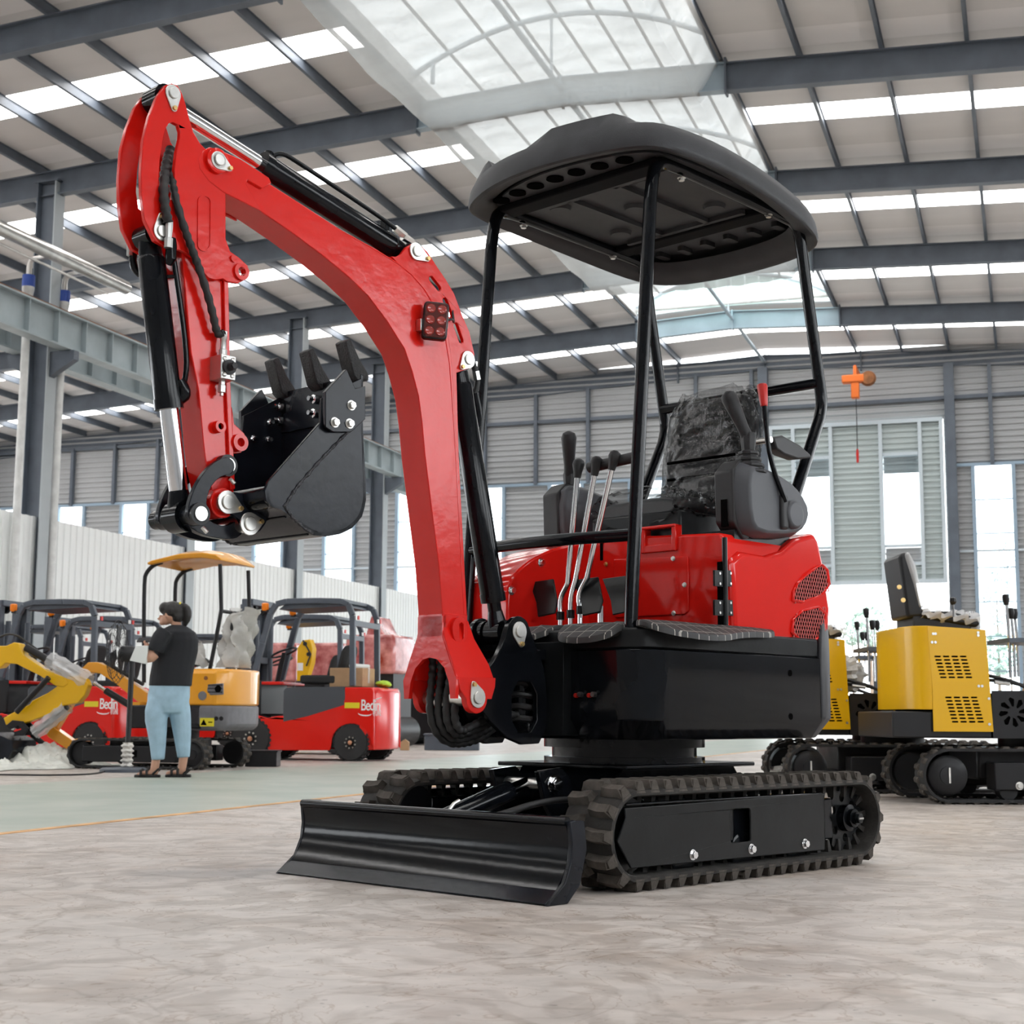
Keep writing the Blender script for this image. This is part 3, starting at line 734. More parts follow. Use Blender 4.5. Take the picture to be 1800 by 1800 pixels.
B().tube(smooth([(.98, .22, .22), (.92, .26, .235), (.80, .30, .27), (.66, .33, .28), (.5, .34, .25)], 3), .011, 10).end('blade_hose', 'hose', bl)
B().prism([(.99, .16), (.99, .236), (.93, .225), (.90, .19)], 'y', -.05, .05).end('cylinder_bracket', 'black_paint', bl, .003)

# ---------------- house: skirt, floor, counterweight
hs = empty('house', (0, 0, 0), 0, ex)
def skirt_outline(e=0, r=.13):
    hw = .5+e; o = []
    o += [(-.575, hw), (.36, hw)]
    o += [(.36+(r)*sin(pi/2*i/6), hw-r+r*cos(pi/2*i/6)) for i in range(1, 7)]
    o += [(.49+e, .20), (.49+e, -.20)]
    o += [(.36+(r)*cos(pi/2*i/6), -hw+r-r*sin(pi/2*i/6)) for i in range(7)]
    o += [(-.575, -hw)]
    return o
sk = skirt_outline()
b = B(); sk2 = [(x if x < 0 else x-.05, y*.9) for x, y in sk]
b.rings([[(x, y, .468) for x, y in sk2], [(x, y, .535) for x, y in sk], [(x, y, .772) for x, y in sk]]); b.end('skirt', 'black_paint', hs, .004)
b = B(); b.prism([(x*.985, y*.985) for x, y in sk], 'z', .772, .845); b.end('floor_plate', 'black_satin', hs, .008)
for z in (.71, .55): B().prism(circ(-.36, z, .012, 14), 'y', .4995, .502).end('access_hole', 'ink', hs)
def cw_ring(z, e, f=0, fx=0):
    o = [(-.565-fx, .50+e), (-.59-fx, .50+e)]
    o += [(-.60-fx-(.17-f)*sin(pi/2*i/8)-.03*sin(pi*i/16), (.49+e)*cos(pi/2*i/8)**.55 if i < 8 else 0) for i in range(1, 9)]
    o += [(x, -y) for x, y in o[::-1][1:]]
    return [(x, y, z) for x, y in o]
b = B(); b.rings([cw_ring(.47, -.06, .04), cw_ring(.545, .004), cw_ring(.79, .004), cw_ring(.95, -.03, .05, .065)]); b.end('counterweight', 'bumper_plastic', hs, .006)
# swing-post mount and the dark front recess
b = B(); b.prism([(-.17, .48), (.17, .48), (.17, .80), (-.17, .80)], 'x', .44, .53); b.end('front_mount', 'black_satin', hs, .001)
b = B(); b.box((.50, -.09, .49), (.62, .09, .525)); b.box((.50, -.09, .735), (.62, .09, .775)); b.end('hinge_jaw', 'black_paint', hs, .006)
for yy in (.22, .28):
    B().cyl((.488, yy, .62), (.506, yy, .62), .009, n=8).end('grease_port', 'zinc', hs); B().cyl((.490, yy-.02, .617), (.503, yy-.02, .617), .008, n=8).end('grease_cap', 'red_knob', hs)
b = B(); b.tube([(.565+.064*cos(t), .064*sin(t), .53+.0065*t+.006*sin(3*t)) for t in [i*.35 for i in range(64)]], .0115, 8); b.end('hose_coil', 'hose', hs)

# ---------------- red body
bd = empty('body', (0, 0, 0), 0, ex)
XP = -.03
# seat base panel
b = B(); b.prism([(-.45, .84), (.455, .84), (.455, 1.17), (.43, 1.21), (.10, 1.225), (-.30, 1.225), (-.45, 1.18)], 'x', XP-.62, XP); b.end('seat_base', 'red_cover', bd, .01)
def FX(px, py): return EX.x(px, py, XP+.003)
def front_poly(pts): return [FX(*p) for p in pts]
pn = front_poly([(1080, 983), (1210, 978), (1211, 1073), (1204, 1080), (1082, 1086)])
plate('access_panel', pn, [], 'x', XP, XP+.006, 'red_cover', bd, .004)
for p in ((1184, 982), (1204, 1028), (1185, 1078), (1066, 992)):
    y, z = FX(*p); hexbolt(bd, (XP+.006, y, z), .007, 'x', 1, 'panel_screw', 'brass' if p[0] == 1066 else 'zinc')
y0, z0 = FX(1128, 927); y1, z1 = FX(1190, 968)
b = B(); b.box((XP-.03, y0, z1), (XP+.012, y0+.02, z0)); b.box((XP-.03, y1-.02, z1), (XP+.012, y1, z0)); b.box((XP-.03, y0, z1), (XP+.01, y1, z1+.03)); b.box((XP-.03, y0, z0-.012), (XP+.015, y1, z0)); b.end('filler_flap', 'red_cover', bd, .004)
for px, a, c in ((1057, 938, 985), (1000, 985, 1035), (1078, 935, 940)):
    ya, za = FX(px, a); yb, zb = FX(px, c); B().box((XP, ya-.006, min(za, zb)), (XP+.004, ya+.006, max(za, zb))).end('panel_slot', 'ink', bd)
# rounded fender in front of the far side, with bolts
FE = smooth([(.425, .84), (.425, 1.00), (.405, 1.055), (.33, 1.112), (.235, 1.16), (.125, 1.195), (XP-.02, 1.222)], 2)+[(XP-.04, 1.222), (XP-.04, .84)]
b = B(); b.rings([[(XP-.04+(x-XP+.04)*k, y, .84+(z-.84)*kz) for x, z in FE] for y, k, kz in ((-.475, .80, .84), (-.465, .90, .93), (-.44, .97, .98), (-.40, 1, 1), (-.20, 1, 1))]); b.end('fender', 'red_cover', bd, .010)
for px, py in ((953, 989), (901, 1038)):
    x, z = S(px, py, -.195); hexbolt(bd, (x, -.20, z), .013, 'y', 1, 'fender_bolt', 'chrome')
# engine cover on the near side
def cov(y, ins=0, d=0):
    px = [(1282, 985), (1300, 968), (1345, 976), (1372, 968), (1398, 946), (1432, 936), (1440, 950), (1449, 990), (1461, 1072), (1458, 1112), (1447, 1143), (1436, 1148), (1342, 1144), (1290, 1140)]
    P = [S(a, c, .47) for a, c in px]; cx = sum(p[0] for p in P)/len(P); cz = sum(p[1] for p in P)/len(P)
    return [((x-cx)*(1-ins)+cx+d, y, (z-cz)*(1-ins)+cz) for x, z in P]
b = B(); b.rings([cov(-.46, .12), cov(-.40, .03), cov(0, .0, -.03), cov(.42, 0), cov(.458, .012), cov(.472, .04)]); ec = b.end('engine_cover', 'red_cover', bd, .014, 3)
def CS(px, py): return S(px, py, .474)
for nm, pts in (('upper', [(1395, 1061), (1397, 1030), (1420, 1008), (1449, 991), (1456, 1040)]), ('lower', [(1393, 1122), (1396, 1079), (1450, 1066), (1444, 1124)])):
    P = [CS(*p) for p in pts]; cx = sum(p[0] for p in P)/len(P); cz = sum(p[1] for p in P)/len(P)
    big = [((x-cx)*1.15+cx, (z-cz)*1.15+cz) for x, z in P]
    fr = plate('grille_frame', smooth(big, 1, True), [smooth(P, 1, True)], 'y', .455, .482, 'red_cover', bd, .006)
    B().prism(smooth(P, 1, True), 'y', .472, .4745).end('grille_back', 'ink', fr)
    # expanded metal: two families of crossing wires clipped to the opening
    b = B()
    def clip(p, q):
        t0, t1 = 0., 1.; n = len(P); d = (q[0]-p[0], q[1]-p[1]); area = sum(P[i][0]*P[(i+1) % n][1]-P[(i+1) % n][0]*P[i][1] for i in range(n)); sg = 1 if area > 0 else -1
        for i in range(n):
            a, c = P[i], P[(i+1) % n]; nx, nz = -(c[1]-a[1])*sg, (c[0]-a[0])*sg
            num = nx*(p[0]-a[0])+nz*(p[1]-a[1]); den = nx*d[0]+nz*d[1]
            if abs(den) < 1e-9:
                if num < 0: return None
            else:
                t = -num/den
                if den > 0: t0 = max(t0, t)
                else: t1 = min(t1, t)
        return None if t0 >= t1 else ((p[0]+d[0]*t0, p[1]+d[1]*t0), (p[0]+d[0]*t1, p[1]+d[1]*t1))
    for k in range(-22, 23):
        for sl in (1.9, -1.9):
            c = clip((cx+k*.0165-.3, cz-.3*sl), (cx+k*.0165+.3, cz+.3*sl))
            if c: b.beam((c[0][0], .478, c[0][1]), (c[1][0], .478, c[1][1]), .0024, .0024, (0, 1, 0))
    g = b.end('grille_mesh', 'mesh_wire', fr); g['kind'] = 'stuff'
B().prism([(x, z) for x, z in [S(a, c, .46) for a, c in ((1298, 930), (1300, 968), (1345, 976), (1372, 968), (1395, 946), (1400, 930))]], 'y', .10, .44).end('inner_shroud', 'black_satin', bd)
# hinges of the near panel
for za, zb in ((1002, 1032), (1054, 1083)):
    for s, pxa, pxb in ((0, 1254, 1272), (1, 1273, 1291)):
        pa = S(pxa, za, .46); pb = S(pxb, zb, .46)
        hg = plate('hinge_leaf', rrect(min(pa[0], pb[0]), min(pa[1], pb[1]), max(pa[0], pb[0]), max(pa[1], pb[1]), .003), [], 'y', .458, .466, 'black_satin', bd)
        for k in (0, 1):
            zz = min(pa[1], pb[1])+.01+k*(abs(pa[1]-pb[1])-.02)
            B().cyl(((pa[0]+pb[0])/2, .466, zz), ((pa[0]+pb[0])/2, .468, zz), .005, n=10).end('hinge_screw', 'zinc', hg)
pa = S(1272, 945, .462); pb = S(1272, 1100, .462); B().cyl((pa[0], .466, pb[1]), (pa[0], .466, pa[1]), .010, n=10).end('hinge_pin', 'black_satin', bd)
B().box((pa[0]-.012, .44, .86), (pa[0]+.012, .458, 1.10)).end('panel_gap', 'ink', bd)

# ---------------- canopy and its posts
PW = .024
def post(side):
    s = side; y = .40*s
    top = smooth([(.325, y, 2.38), (.31, y, 2.47), (.285, y, 2.54), (.15, y, 2.545)], 3)+smooth([(-.5, y, 2.53), (-.62, y, 2.525), (-.65, y, 2.44), (-.67, y, 2.33)], 3)
    b = B(); b.tube([(.445, y, .84), (.435, y, 1.0)]+top+smooth([(-.765, y, 1.88), (-.778, y, 1.81), (-.755, y, 1.74)], 2)+[(-.43, y, 1.16)], PW, 14)
    return b.end('canopy_post', 'black_paint', ex)
post(1); post(-1)
B().tube([(-.755, -.40, 1.89), (-.755, .40, 1.89)], .022, 14).end('cross_bar', 'black_paint', ex)
y1, z1 = EX.x(1112, 945, .41); 
B().tube(smooth([(.415, .40, 1.165), (.43, .30, 1.165), (.47, .12, 1.165), (.47, -.15, 1.165), (.42, -.40, 1.165)], 1), .022, 14).end('front_bar', 'black_paint', ex)
cn = empty('canopy_roof', (0, 0, 0), 0, ex)
def c_out(t):
    """outline of the roof seen from above, t along the loop, rounded corners, bowed front"""
    pts = [(.43, -.42), (.52, -.22), (.55, 0), (.53, .22), (.47, .44), (.38, .52), (.10, .545), (-.30, .53), (-.66, .48), (-.78, .38), (-.83, .15), (-.83, -.15), (-.78, -.38), (-.66, -.48), (-.30, -.53), (.10, -.545), (.34, -.51)]
    return pts
OUT = smooth(c_out(0), 2, True)
def ring_c(k, z, dz=0): return [(x*k-.12*(1-k), y*k, z+dz) for x, y in OUT]
def hump(x, y):
    h = 0
    for yc, hw in ((-.41, .10), (.20, .17)):
        d = abs(y-yc)/hw; h += .046*max(0, min(1, (1.2-d)/.3))*max(0, min(1, (x+.15)/.35))
    return h
def droop(x): return .058-.085*max(0, (-x+.15)/.95)**1.5
rr_ = []
for k, z in ((.84, 2.53), (.87, 2.495), (.93, 2.485), (.965, 2.475), (.985, 2.470), (1.0, 2.475), (1.005, 2.49), (.995, 2.535), (.97, 2.57)):
    rr_.append([(x, y, zz+droop(x)) for x, y, zz in ring_c(k, z)])
for k in (.93, .86, .75, .6, .45, .3, .15):
    rr_.append([(x, y, 2.58+.028*(1-k)+hump(x, y)*(1 if k > .5 else max(0, (k-.1)/.4))+droop(x)) for x, y, zz in ring_c(k, 0)])
b = B(); b.rings(rr_, 'end'); b.end('roof_shell', 'canopy_plastic', cn, 0, ang=50)
b = B(); b.prism([(x*.84-.02, y*.84) for x, y in OUT], 'z', 2.552, 2.560); b.end('roof_lining', 'canopy_plastic', cn)
for k in range(7):   # oval pockets along the front underside
    y = -.33+.105*k; cx = .375-.05*((y)/.4)**2
    B().lathe([(.034, 2.546), (.030, 2.556)], (cx, y, 0)).end('pocket', 'ink', cn)
for k in range(6):
    y = -.30+.12*k; B().prism(rrect(-.68, y-.018, -.60, y+.018, .015), 'z', 2.532, 2.556).end('rib', 'dark_plastic', cn)
for (x, y) in ((.12, -.22), (.12, .22), (-.28, -.24), (-.28, .24), (-.08, 0)): B().lathe([(.04, 2.536), (.048, 2.556)], (x, y, 0)).end('moulded_boss', 'canopy_plastic', cn)
for y in (-.12, .12): B().prism(rrect(-.40, y-.012, .18, y+.012, .01), 'z', 2.534, 2.556).end('rib', 'canopy_plastic', cn)
for x in (-.40, .18): B().prism(rrect(x-.012, -.30, x+.012, .30, .01), 'z', 2.534, 2.556).end('rib', 'canopy_plastic', cn)
for x in (.25, -.46): B().box((x-.045, -.40, 2.525), (x+.045, .40, 2.552)).end('cross_rail', 'matt_black', cn, .006)
for s in (-1, 1):
    for x in (.14, -.42): hexbolt(cn, (x, s*.40, 2.512), .012, 'z', -1, 'roof_bolt', 'zinc')

# ---------------- seat, consoles, levers, pedals, mats
st = empty('seat', (0, 0, 0), 0, ex)
def seat_ring(x, z, hw, th, lean): pass
b = B(); rg = []
for t in range(9):      # backrest
    k = t/8; z = 1.42+.44*k; hw = .20+.02*sin(pi*k)-(.045*max(0, k-.75)/.25); x = -.53-.09*k; th = .05-.015*k
    rg.append([(x+th*cos(a)*1.0, hw*(abs(cos(a+pi/2))**.35*(1 if sin(a) > 0 else -1)) if abs(sin(a)) > .01 else 0, z) for a in [2*pi*i/20 for i in range(20)]])
b.rings(rg); b.end('backrest', 'seat_vinyl', st, .015, 3)
b = B(); rg = []
for t in range(9):
    k = t/8; x = -.52+.44*k; z = 1.355-.02*k; hw = .22-.03*max(0, k-.7)/.3; th = .055-.02*max(0, k-.8)/.2
    rg.append([(x, hw*(abs(sin(a))**.4*(1 if sin(a) > 0 else -1)), z+th*cos(a)) for a in [2*pi*i/20 for i in range(20)]])
b.rings(rg); b.end('cushion', 'seat_vinyl', st, .012, 3)
B().box((-.50, -.22, 1.20), (-.07, .22, 1.32)).end('seat_box', 'black_satin', st, .01)
for z in (1.56, 1.49): B().tube([(-.495, -.17, z+.03), (-.495, .17, z+.03)], .006, 8).end('seam', 'ink', st)
# clear film bagged over the seat
def film(u, v):
    k = v; a = 2*pi*u; z = 1.40+.49*k; hw = .218+.02*sin(pi*k)-(.05*max(0, k-.8)/.2); x = -.525-.095*k; th = .065
    w = .007*sin(13*a+9*k)+.006*sin(29*k+5*a)+.004*sin(47*k-17*a)+.003*sin(71*k+31*a)
    sx = th*cos(a)+w; sy = hw*(abs(sin(a))**.4*(1 if sin(a) > 0 else -1))+w
    return (x+sx, sy, z+.01*sin(5*a))
f = B().grid(film, 110, 60).end('film_cover', 'seat_film', st)
def film2(u, v):
    k = v; a = 2*pi*u; x = -.47+.42*k; w = .006*sin(11*a+14*k)+.005*sin(33*k+3*a)+.003*sin(61*k-23*a)
    hw = .235-.03*max(0, k-.7)/.3; th = .068+.012*sin(9*k+a)
    return (x+.5*w, hw*(abs(sin(a))**.45*(1 if sin(a) > 0 else -1))+w, 1.355-.02*k+th*cos(a)+w)
B().grid(film2, 100, 60).end('film_cover', 'seat_film', st)

def console(s, name):
    c = empty(name, (0, 0, 0), 0, ex); y0, y1 = (.365, .50) if s > 0 else (-.50, -.365)
    def P(px, py): return S(px, py, .50)
    o = [P(1316, 828), P(1372, 842), P(1405, 858), P(1425, 905), P(1412, 925), P(1395, 941), P(1338, 948), P(1316, 900)]
    o = [(x, z) for x, z in o]
    DX = -.175; front = [(x+DX, z+.035) for x, z in ((.085, 1.41), (.03, 1.455), (-.20, 1.42), (-.31, 1.37), (-.375, 1.30), (-.34, 1.225), (-.25, 1.185), (.02, 1.165), (.075, 1.22))]
    cx = sum(p[0] for p in front)/9; cz = sum(p[1] for p in front)/9
    R = []
    for y, k in ((y0, .9), (y0+.02*1, 1.), ((y0+y1)/2, 1.0), (y1-.045*(s > 0)-.02*(s < 0), 1.0), (y1, .86)):
        R.append([((x-cx)*k+cx, y, (z-cz)*k+cz) for x, z in smooth(front, 1, True)])
    b = B(); b.rings(R); b.end('box_shell', 'grey_plastic', c, .008, 3)
    b = B(); b.rings([[((x-cx)*k+cx+.006, y, (z-cz)*k+cz) for x, z in [(a+DX, c+.035) for a, c in ((.085, 1.41), (.03, 1.458), (-.02, 1.455), (-.02, 1.165), (.02, 1.16), (.078, 1.22))]] for y, k in ((y0-.004, .98), (y1-.05, 1.0))]); b.end('front_cowl', 'dark_plastic', c, .008, 3)
    ym = .445*s; dzj = -.03 if s > 0 else -.08
    # joystick with bellows
    jb = V((.0, ym, 1.445)); jt = V((.065, ym-.02*s, 1.75))
    b = B(); pr = []
    for k in range(4):
        z = 1.475+dzj+.024*k; r = .070-.010*k
        pr += [(r, z), (r, z+.010), (r-.014, z+.014), (r-.014, z+.021)]
    pr += [(.031, 1.615+dzj), (.026, 1.63+dzj)]
    b.lathe(pr, (DX-.02, ym, 0), 'z', 8); b.end('bellows', 'dark_plastic', c, .002)
    b = B(); b.tube([(DX-.015+u*.06, ym-u*.05*s, 1.61+dzj+.175*u) for u in (0, .25, .6, .85, .95, 1)], [.023, .022, .028, .032, .025, .006], 16); b.end('joystick', 'dark_plastic', c)
    return c
co = console(1, 'left_console'); console(-1, 'right_console')
B().prism(circ(*S(1392, 905, .5), .055, 24), 'y', .478, .522).end('lever_boss', 'grey_plastic', co, .012, 3)
B().box((S(1376, 900, .5)[0]-.022, .47, 1.245), (S(1376, 900, .5)[0]+.022, .515, 1.375)).end('lever_slot', 'dark_plastic', co, .01, 3)
lv = [S3(1381, 882, .515), S3(1352, 806, .50), S3(1343, 712, .48)]
B().tube(smooth([lv[0], lv[1], lv[2]], 2), .0095, 12).end('safety_lever', 'black_paint', co)
d = (lv[2]-lv[1]).normalized(); B().tube([lv[2]-d*.005, lv[2]+d*.02, lv[2]+d*.075, lv[2]+d*.082], [.014, .017, .021, .018], 8).end('lever_grip', 'red_knob', co, .003)
B().box((-.10, .395, 1.24), (-.085, .42, 1.34)).end('moulded_slot', 'ink', co)
# arm rest behind the lever
b = B(); p = [S(1352, 770, .43), S(1368, 766, .43), S(1400, 784, .43), S(1418, 800, .43), S(1418, 806, .43), S(1395, 808, .43), S(1372, 800, .43), S(1358, 790, .43)]
b.prism(p, 'y', .40, .45); b.end('arm_rest', 'dark_plastic', ex, .012, 3)
pp = S(1346, 774, .43); B().cyl((pp[0], .36, pp[1]), (pp[0], .455, pp[1]), .012).end('arm_rest_pivot', 'zinc', ex)
# travel and blade levers
lever_root = empty('lever_bank', (0, 0, 0), 0, ex)
for (pts, yy) in (([(985, 1085), (984, 1052), (998, 1025), (1016, 826)], -.02), ([(1003, 1082), (1003, 1050), (1012, 1018), (1047, 822)], .06), ([(1020, 1075), (1016, 1045), (1032, 1015), (1078, 812)], .12)):
    P = [V((EX.x(a, c, .30)[0], 0, EX.x(a, c, .30)[1])) for a, c in pts]
    P = [V((.30-.0*i, p.x, p.z)) for i, p in enumerate(P)]
    B().tube([V((P[0].x, P[0].y, .85)), P[0]]+smooth(P[:3], 2)[1:]+[P[3]], .0105, 12).end('lever', 'chrome', lever_root)
    t = P[3]; dd = (P[3]-P[2]).normalized()
    B().tube([t-dd*.03, t-dd*.01, t+dd*.02, t+dd*.035, t+dd*.042], [.013, .016, .023, .019, .008], 14).end('lever_knob', 'dark_plastic', lever_root)
    B().cyl(P[0]-V((0, 0, .01)), P[0]+V((0, 0, .02)), .015, n=12).end('lever_clamp', 'black_satin', lever_root)
q = [EX.x(a, c, .28) for a, c in ((1036, 822), (1106, 804))]
B().tube([(.28, q[0][0], q[0][1]), (.275, q[1][0]+.03, q[1][1])], .020, 12).end('cross_grip', 'dark_plastic', lever_root)
for k, (px, py) in enumerate(((952, 1048), (1030, 1045), (1083, 1043))):
    y, z = EX.x(px, py, .30)
    pd = B().prism([(-.085, .060), (.035, .066), (.085, -.03), (.085, -.075), (.005, -.085), (-.02, -.03)], 'x', 0, .008).end('pedal', 'black_satin', ex, .003)
    pd.location = (.29, y, z); pd.rotation_euler = (0, RAD(-20), 0)
y, z = EX.x(1056, 1080, .30); B().cyl((.30, y, .84), (.30, y, z+.03), .012, n=12).end('pedal_post', 'chrome', ex)
# quilted mats
def mat_piece(name, pts, z, m='quilted_vinyl', sag=None):
    P = [EX.z(a, c, z) for a, c in pts]; return P
def slab_mat(poly, fz, label):
    poly = smooth(poly, 2, True); b = B(); n = len(poly)
    cx = sum(p[0] for p in poly)/n; cy = sum(p[1] for p in poly)/n
    R = []
    for k, dz in ((1.0, 0), (1.0, .014), (.985, .020), (.7, .022), (.35, .022), (.02, .022)):
        R.append([((x-cx)*k+cx, (y-cy)*k+cy, fz((x-cx)*k+cx, (y-cy)*k+cy)+dz) for x, y in poly])
    b.rings(R); o = b.end('floor_mat', 'quilted_vinyl', ex); o['label'] = label
fz1 = lambda x, y: .846-.55*max(0, x-.46)-.5*max(0, abs(y)-.47)
slab_mat([(.10, .12), (.47, .10), (.555, .16), (.565, .34), (.50, .40), (.10, .40)], fz1, 'quilted mat piece on the middle of the floor')
slab_mat([(.38, .415), (.47, .43), (.50, .51), (.42, .575), (.20, .60), (-.02, .535), (-.25, .52), (-.27, .48), (-.06, .462), (.12, .44)], lambda x, y: .848-.45*max(0, y-.49), 'quilted mat piece draped over the near sill')
slab_mat([(.10, -.35), (.47, -.30), (.54, -.10), (.53, .08), (.10, .10)], fz1, 'quilted mat piece behind the swing post')
# ---------------- swing post
sw = empty('swing_post', (0, 0, 0), 0, ex)
YW = .098
def SW(px, py): return S(px, py, YW)
o = [SW(*p) for p in ((893, 1100), (902, 1086), (914, 1082), (926, 1090), (932, 1106), (948, 1150), (962, 1190), (962, 1306), (905, 1310), (850, 1256), (838, 1222), (842, 1196), (852, 1182), (872, 1158), (886, 1126))]
o = smooth(o, 1, True)
for s in (-1, 1): plate('post_cheek', o, [smooth([SW(*p) for p in ((900, 1198), (944, 1198), (944, 1288), (900, 1288))], 1, True)], 'y', s*YW-s*.022, s*YW, 'black_paint', sw, .004)
cp = SW(912, 1110); fp = S(833, 1222, .115)
b = B(); b.prism([(.70, .52), (.76, .52), (.82, .58), (.80, .70), (.74, .74), (.70, .73)], 'y', -.08, .08); b.end('post_core', 'black_paint', sw, .01)
B().cyl((.565, 0, .47), (.565, 0, .80), .048, n=24).end('king_pin', 'black_paint', sw)
B().cyl((cp[0], -YW-.01, cp[1]), (cp[0], YW, cp[1]), .026).end('cylinder_pin', 'black_paint', sw)
B().cyl((cp[0], -.075, cp[1]), (cp[0], -.05, cp[1]), .042).end('spacer', 'black_paint', sw)
ear('pin_keeper', sw, cp, SW(915, 1132), .034, .012, YW, YW+.006)

# ---------------- boom
bo = empty('boom', (0, 0, 0), 0, ex)
HB = .058
def SB(px, py): return S(px, py, HB)
under = [(352, 296), (394, 337), (460.6, 373), (513, 409), (569, 450.6), (613, 487), (647, 520), (680, 564), (711, 613), (724, 651), (735.6, 695.6), (742, 744), (747, 800), (771.7, 995.6), (779, 1100)]
topl = [(818, 1105), (813, 1014), (803, 800), (798, 690), (793, 620), (788, 590), (770, 545), (752, 515), (737, 496), (724, 482), (700, 462), (660, 437), (600, 404), (540, 365), (479, 326), (424, 290), (366, 262)]
prof = [SB(*p) for p in under+topl]
B().prism(prof, 'y', -HB, HB).end('boom_box', 'red_paint', bo, .0025)
lug = [(700, 462), (690, 450), (697, 451), (707, 446), (716, 434), (727, 427), (740, 430), (753, 442), (769, 467), (784, 489), (800, 515.6), (813, 551), (827, 584), (835.6, 622), (834, 640), (825, 648), (804, 655), (808, 800), (819, 1014), (824, 1105), (814, 1105), (795, 800), (790, 690), (782, 615), (764, 550), (745, 515), (722, 486)]
def slot(a, b_, r):
    a, b_ = V((*SB(*a),)), V((*SB(*b_),)); d = (b_-a).normalized(); n = V((-d.y, d.x)); an = math.atan2(n.y, n.x)
    return [(b_.x+r*cos(an-pi*i/6), b_.y+r*sin(an-pi*i/6)) for i in range(7)]+[(a.x+r*cos(an+pi-pi*i/6), a.y+r*sin(an+pi-pi*i/6)) for i in range(7)]
holes = [slot((760, 490), (773, 506), .011), slot((784, 528), (793, 552), .011), slot((803, 572), (812, 598), .011)]
for s in (-1, 1): plate('boom_plate', [SB(*p) for p in lug], holes, 'y', s*(HB-.018), s*(HB-.004), 'red_paint', bo, .0015)
# weld groove lines
B().tube([V((SB(*p)[0], HB-.002, SB(*p)[1])) for p in [(600, 406), (660, 439), (700, 464), (724, 484), (745, 508), (764, 540), (782, 590), (790, 640), (796, 720), (801, 800), (812, 1014), (817, 1100)]], .0035, 6).end('weld_seam', 'red_paint', bo)
# head bosses and gussets
bp = S(382, 283, .075)
for s in (-1, 1):
    hd = [S(a, c, .07) for a, c in ((352, 296), (350, 280), (358, 264), (370, 258), (384, 262), (424, 279), (474, 312), (478, 322), (462, 331), (436, 316), (434, 324), (462, 372), (394, 338), (368, 318))]
    plate('head_plate', hd, [], 'y', s*(HB-.002), s*(HB+.010), 'red_paint', bo, .003)
    B().lathe([(.038, 0), (.038, s*.014), (.034, s*.016)], (bp[0], s*(HB+.008), bp[1]), 'y').end('boss', 'red_paint', bo)
B().cyl((bp[0], -.085, bp[1]), (bp[0], .085, bp[1]), .024).end('head_pin', 'zinc', bo)
ear('pin_keeper', bo, bp, S(402, 297, .078), .027, .009, .0805, .085)
kp = SB(732, 442); ear('pin_keeper', bo, kp, SB(751, 455), .030, .010, HB-.004, HB+.003)
lp = SB(823, 632); ear('pin_keeper', bo, lp, SB(812, 645), .030, .010, HB-.004, HB+.003)
for p in (kp, lp): B().cyl((p[0], -HB-.01, p[1]), (p[0], HB-.003, p[1]), .02).end('pin', 'zinc', bo)
b_ = [S(a, c, .06) for a, c in ((394, 337), (460.6, 373))]
# foot: fork with an arch
FZ = [(-.060, .87), (.060, .87), (.060, .80), (.100, .715), (.128, .66), (.122, .60), (.10, .60), (.092, .655), (.07, .70), (.035, .728), (0, .735), (-.035, .728), (-.07, .70), (-.092, .655), (-.10, .60), (-.122, .60), (-.128, .66), (-.100, .715), (-.060, .80)]
plate('fork_front', FZ, [], 'x', .985, 1.0, 'red_paint', bo, .003)
B().prism([(-.06, .80), (.06, .80), (.06, .88), (-.06, .88)], 'x', .885, 1.0).end('fork_neck', 'red_paint', bo, .004)
for s in (-1, 1):
    b = B()
    R = []
    for y, z, xa, xb in ((.045, .86, .875, .998), (.060, .80, .86, .998), (.100, .715, .83, .998), (.122, .66, .825, .998)):
        R.append([(xa, s*(y-.018), z), (xb, s*(y-.018), z), (xb, s*(y+.008), z), (xa, s*(y+.008), z)])
    b.rings(R); b.end('fork_shoulder', 'red_paint', bo, .003)
    ek = [(.995, .67), (.82, .67), (.822, .64), (.838, .60)]+[(fp[0]+.048*cos(a), fp[1]-.012+.048*sin(a)) for a in [pi+pi*i/10 for i in range(11)]]+[(.985, .63)]
    plate('fork_ear', ek, [], 'y', s*.104, s*.130, 'red_paint', bo, .003)
B().cyl((fp[0], -.13, fp[1]-.01), (fp[0], .128, fp[1]-.01), .026).end('foot_pin', 'zinc', bo)
ear('pin_keeper', bo, (fp[0], fp[1]-.008), S(831, 1203, .13), .034, .011, .130, .136)
hk = [S(a, c, .062) for a, c in ((792, 1118), (791, 1098), (798, 1086), (806, 1084), (815, 1090), (818, 1108), (816, 1126), (800, 1132))]
plate('lifting_eye', smooth(hk, 1, True), [[S(a, c, .062) for a, c in ((803, 1098), (807, 1094), (811, 1098), (811, 1122), (807, 1126), (803, 1122))]], 'y', .056, .074, 'red_paint', bo, .003)
# work lamp
wl_ = empty('work_lamp', (0, 0, 0), 0, ex); wl_['label'] = 'rectangular work lamp with six lenses'
lc = S3(765, 565, .10)
lm = Matrix.Translation(lc) @ Matrix.Rotation(RAD(52), 4, 'Z') @ Matrix.Rotation(RAD(-4), 4, 'X')
b = B(); b.prism(rrect(-.042, -.063, .042, .063, .014), 'x', -.016, .014); lh = b.end('lamp_body', 'charcoal', wl_, .004); lh.matrix_local = lm
b = B(); b.prism(rrect(-.037, -.058, .037, .058, .012), 'x', .014, .017); o = b.end('lens_plate', 'lens_smoke', lh, .001)
for i in range(2):
    for j in range(3): B().lathe([(.0155, .017), (.012, .022), (.005, .019)], (0, -.018+.036*i, -.038+.038*j), 'x', 16).end('lens', 'chrome' if False else 'lens_red', lh)
B().box((-.016, .0425, -.02), (.004, .0432, .015)).end('maker_label', 'white_paint', lh)
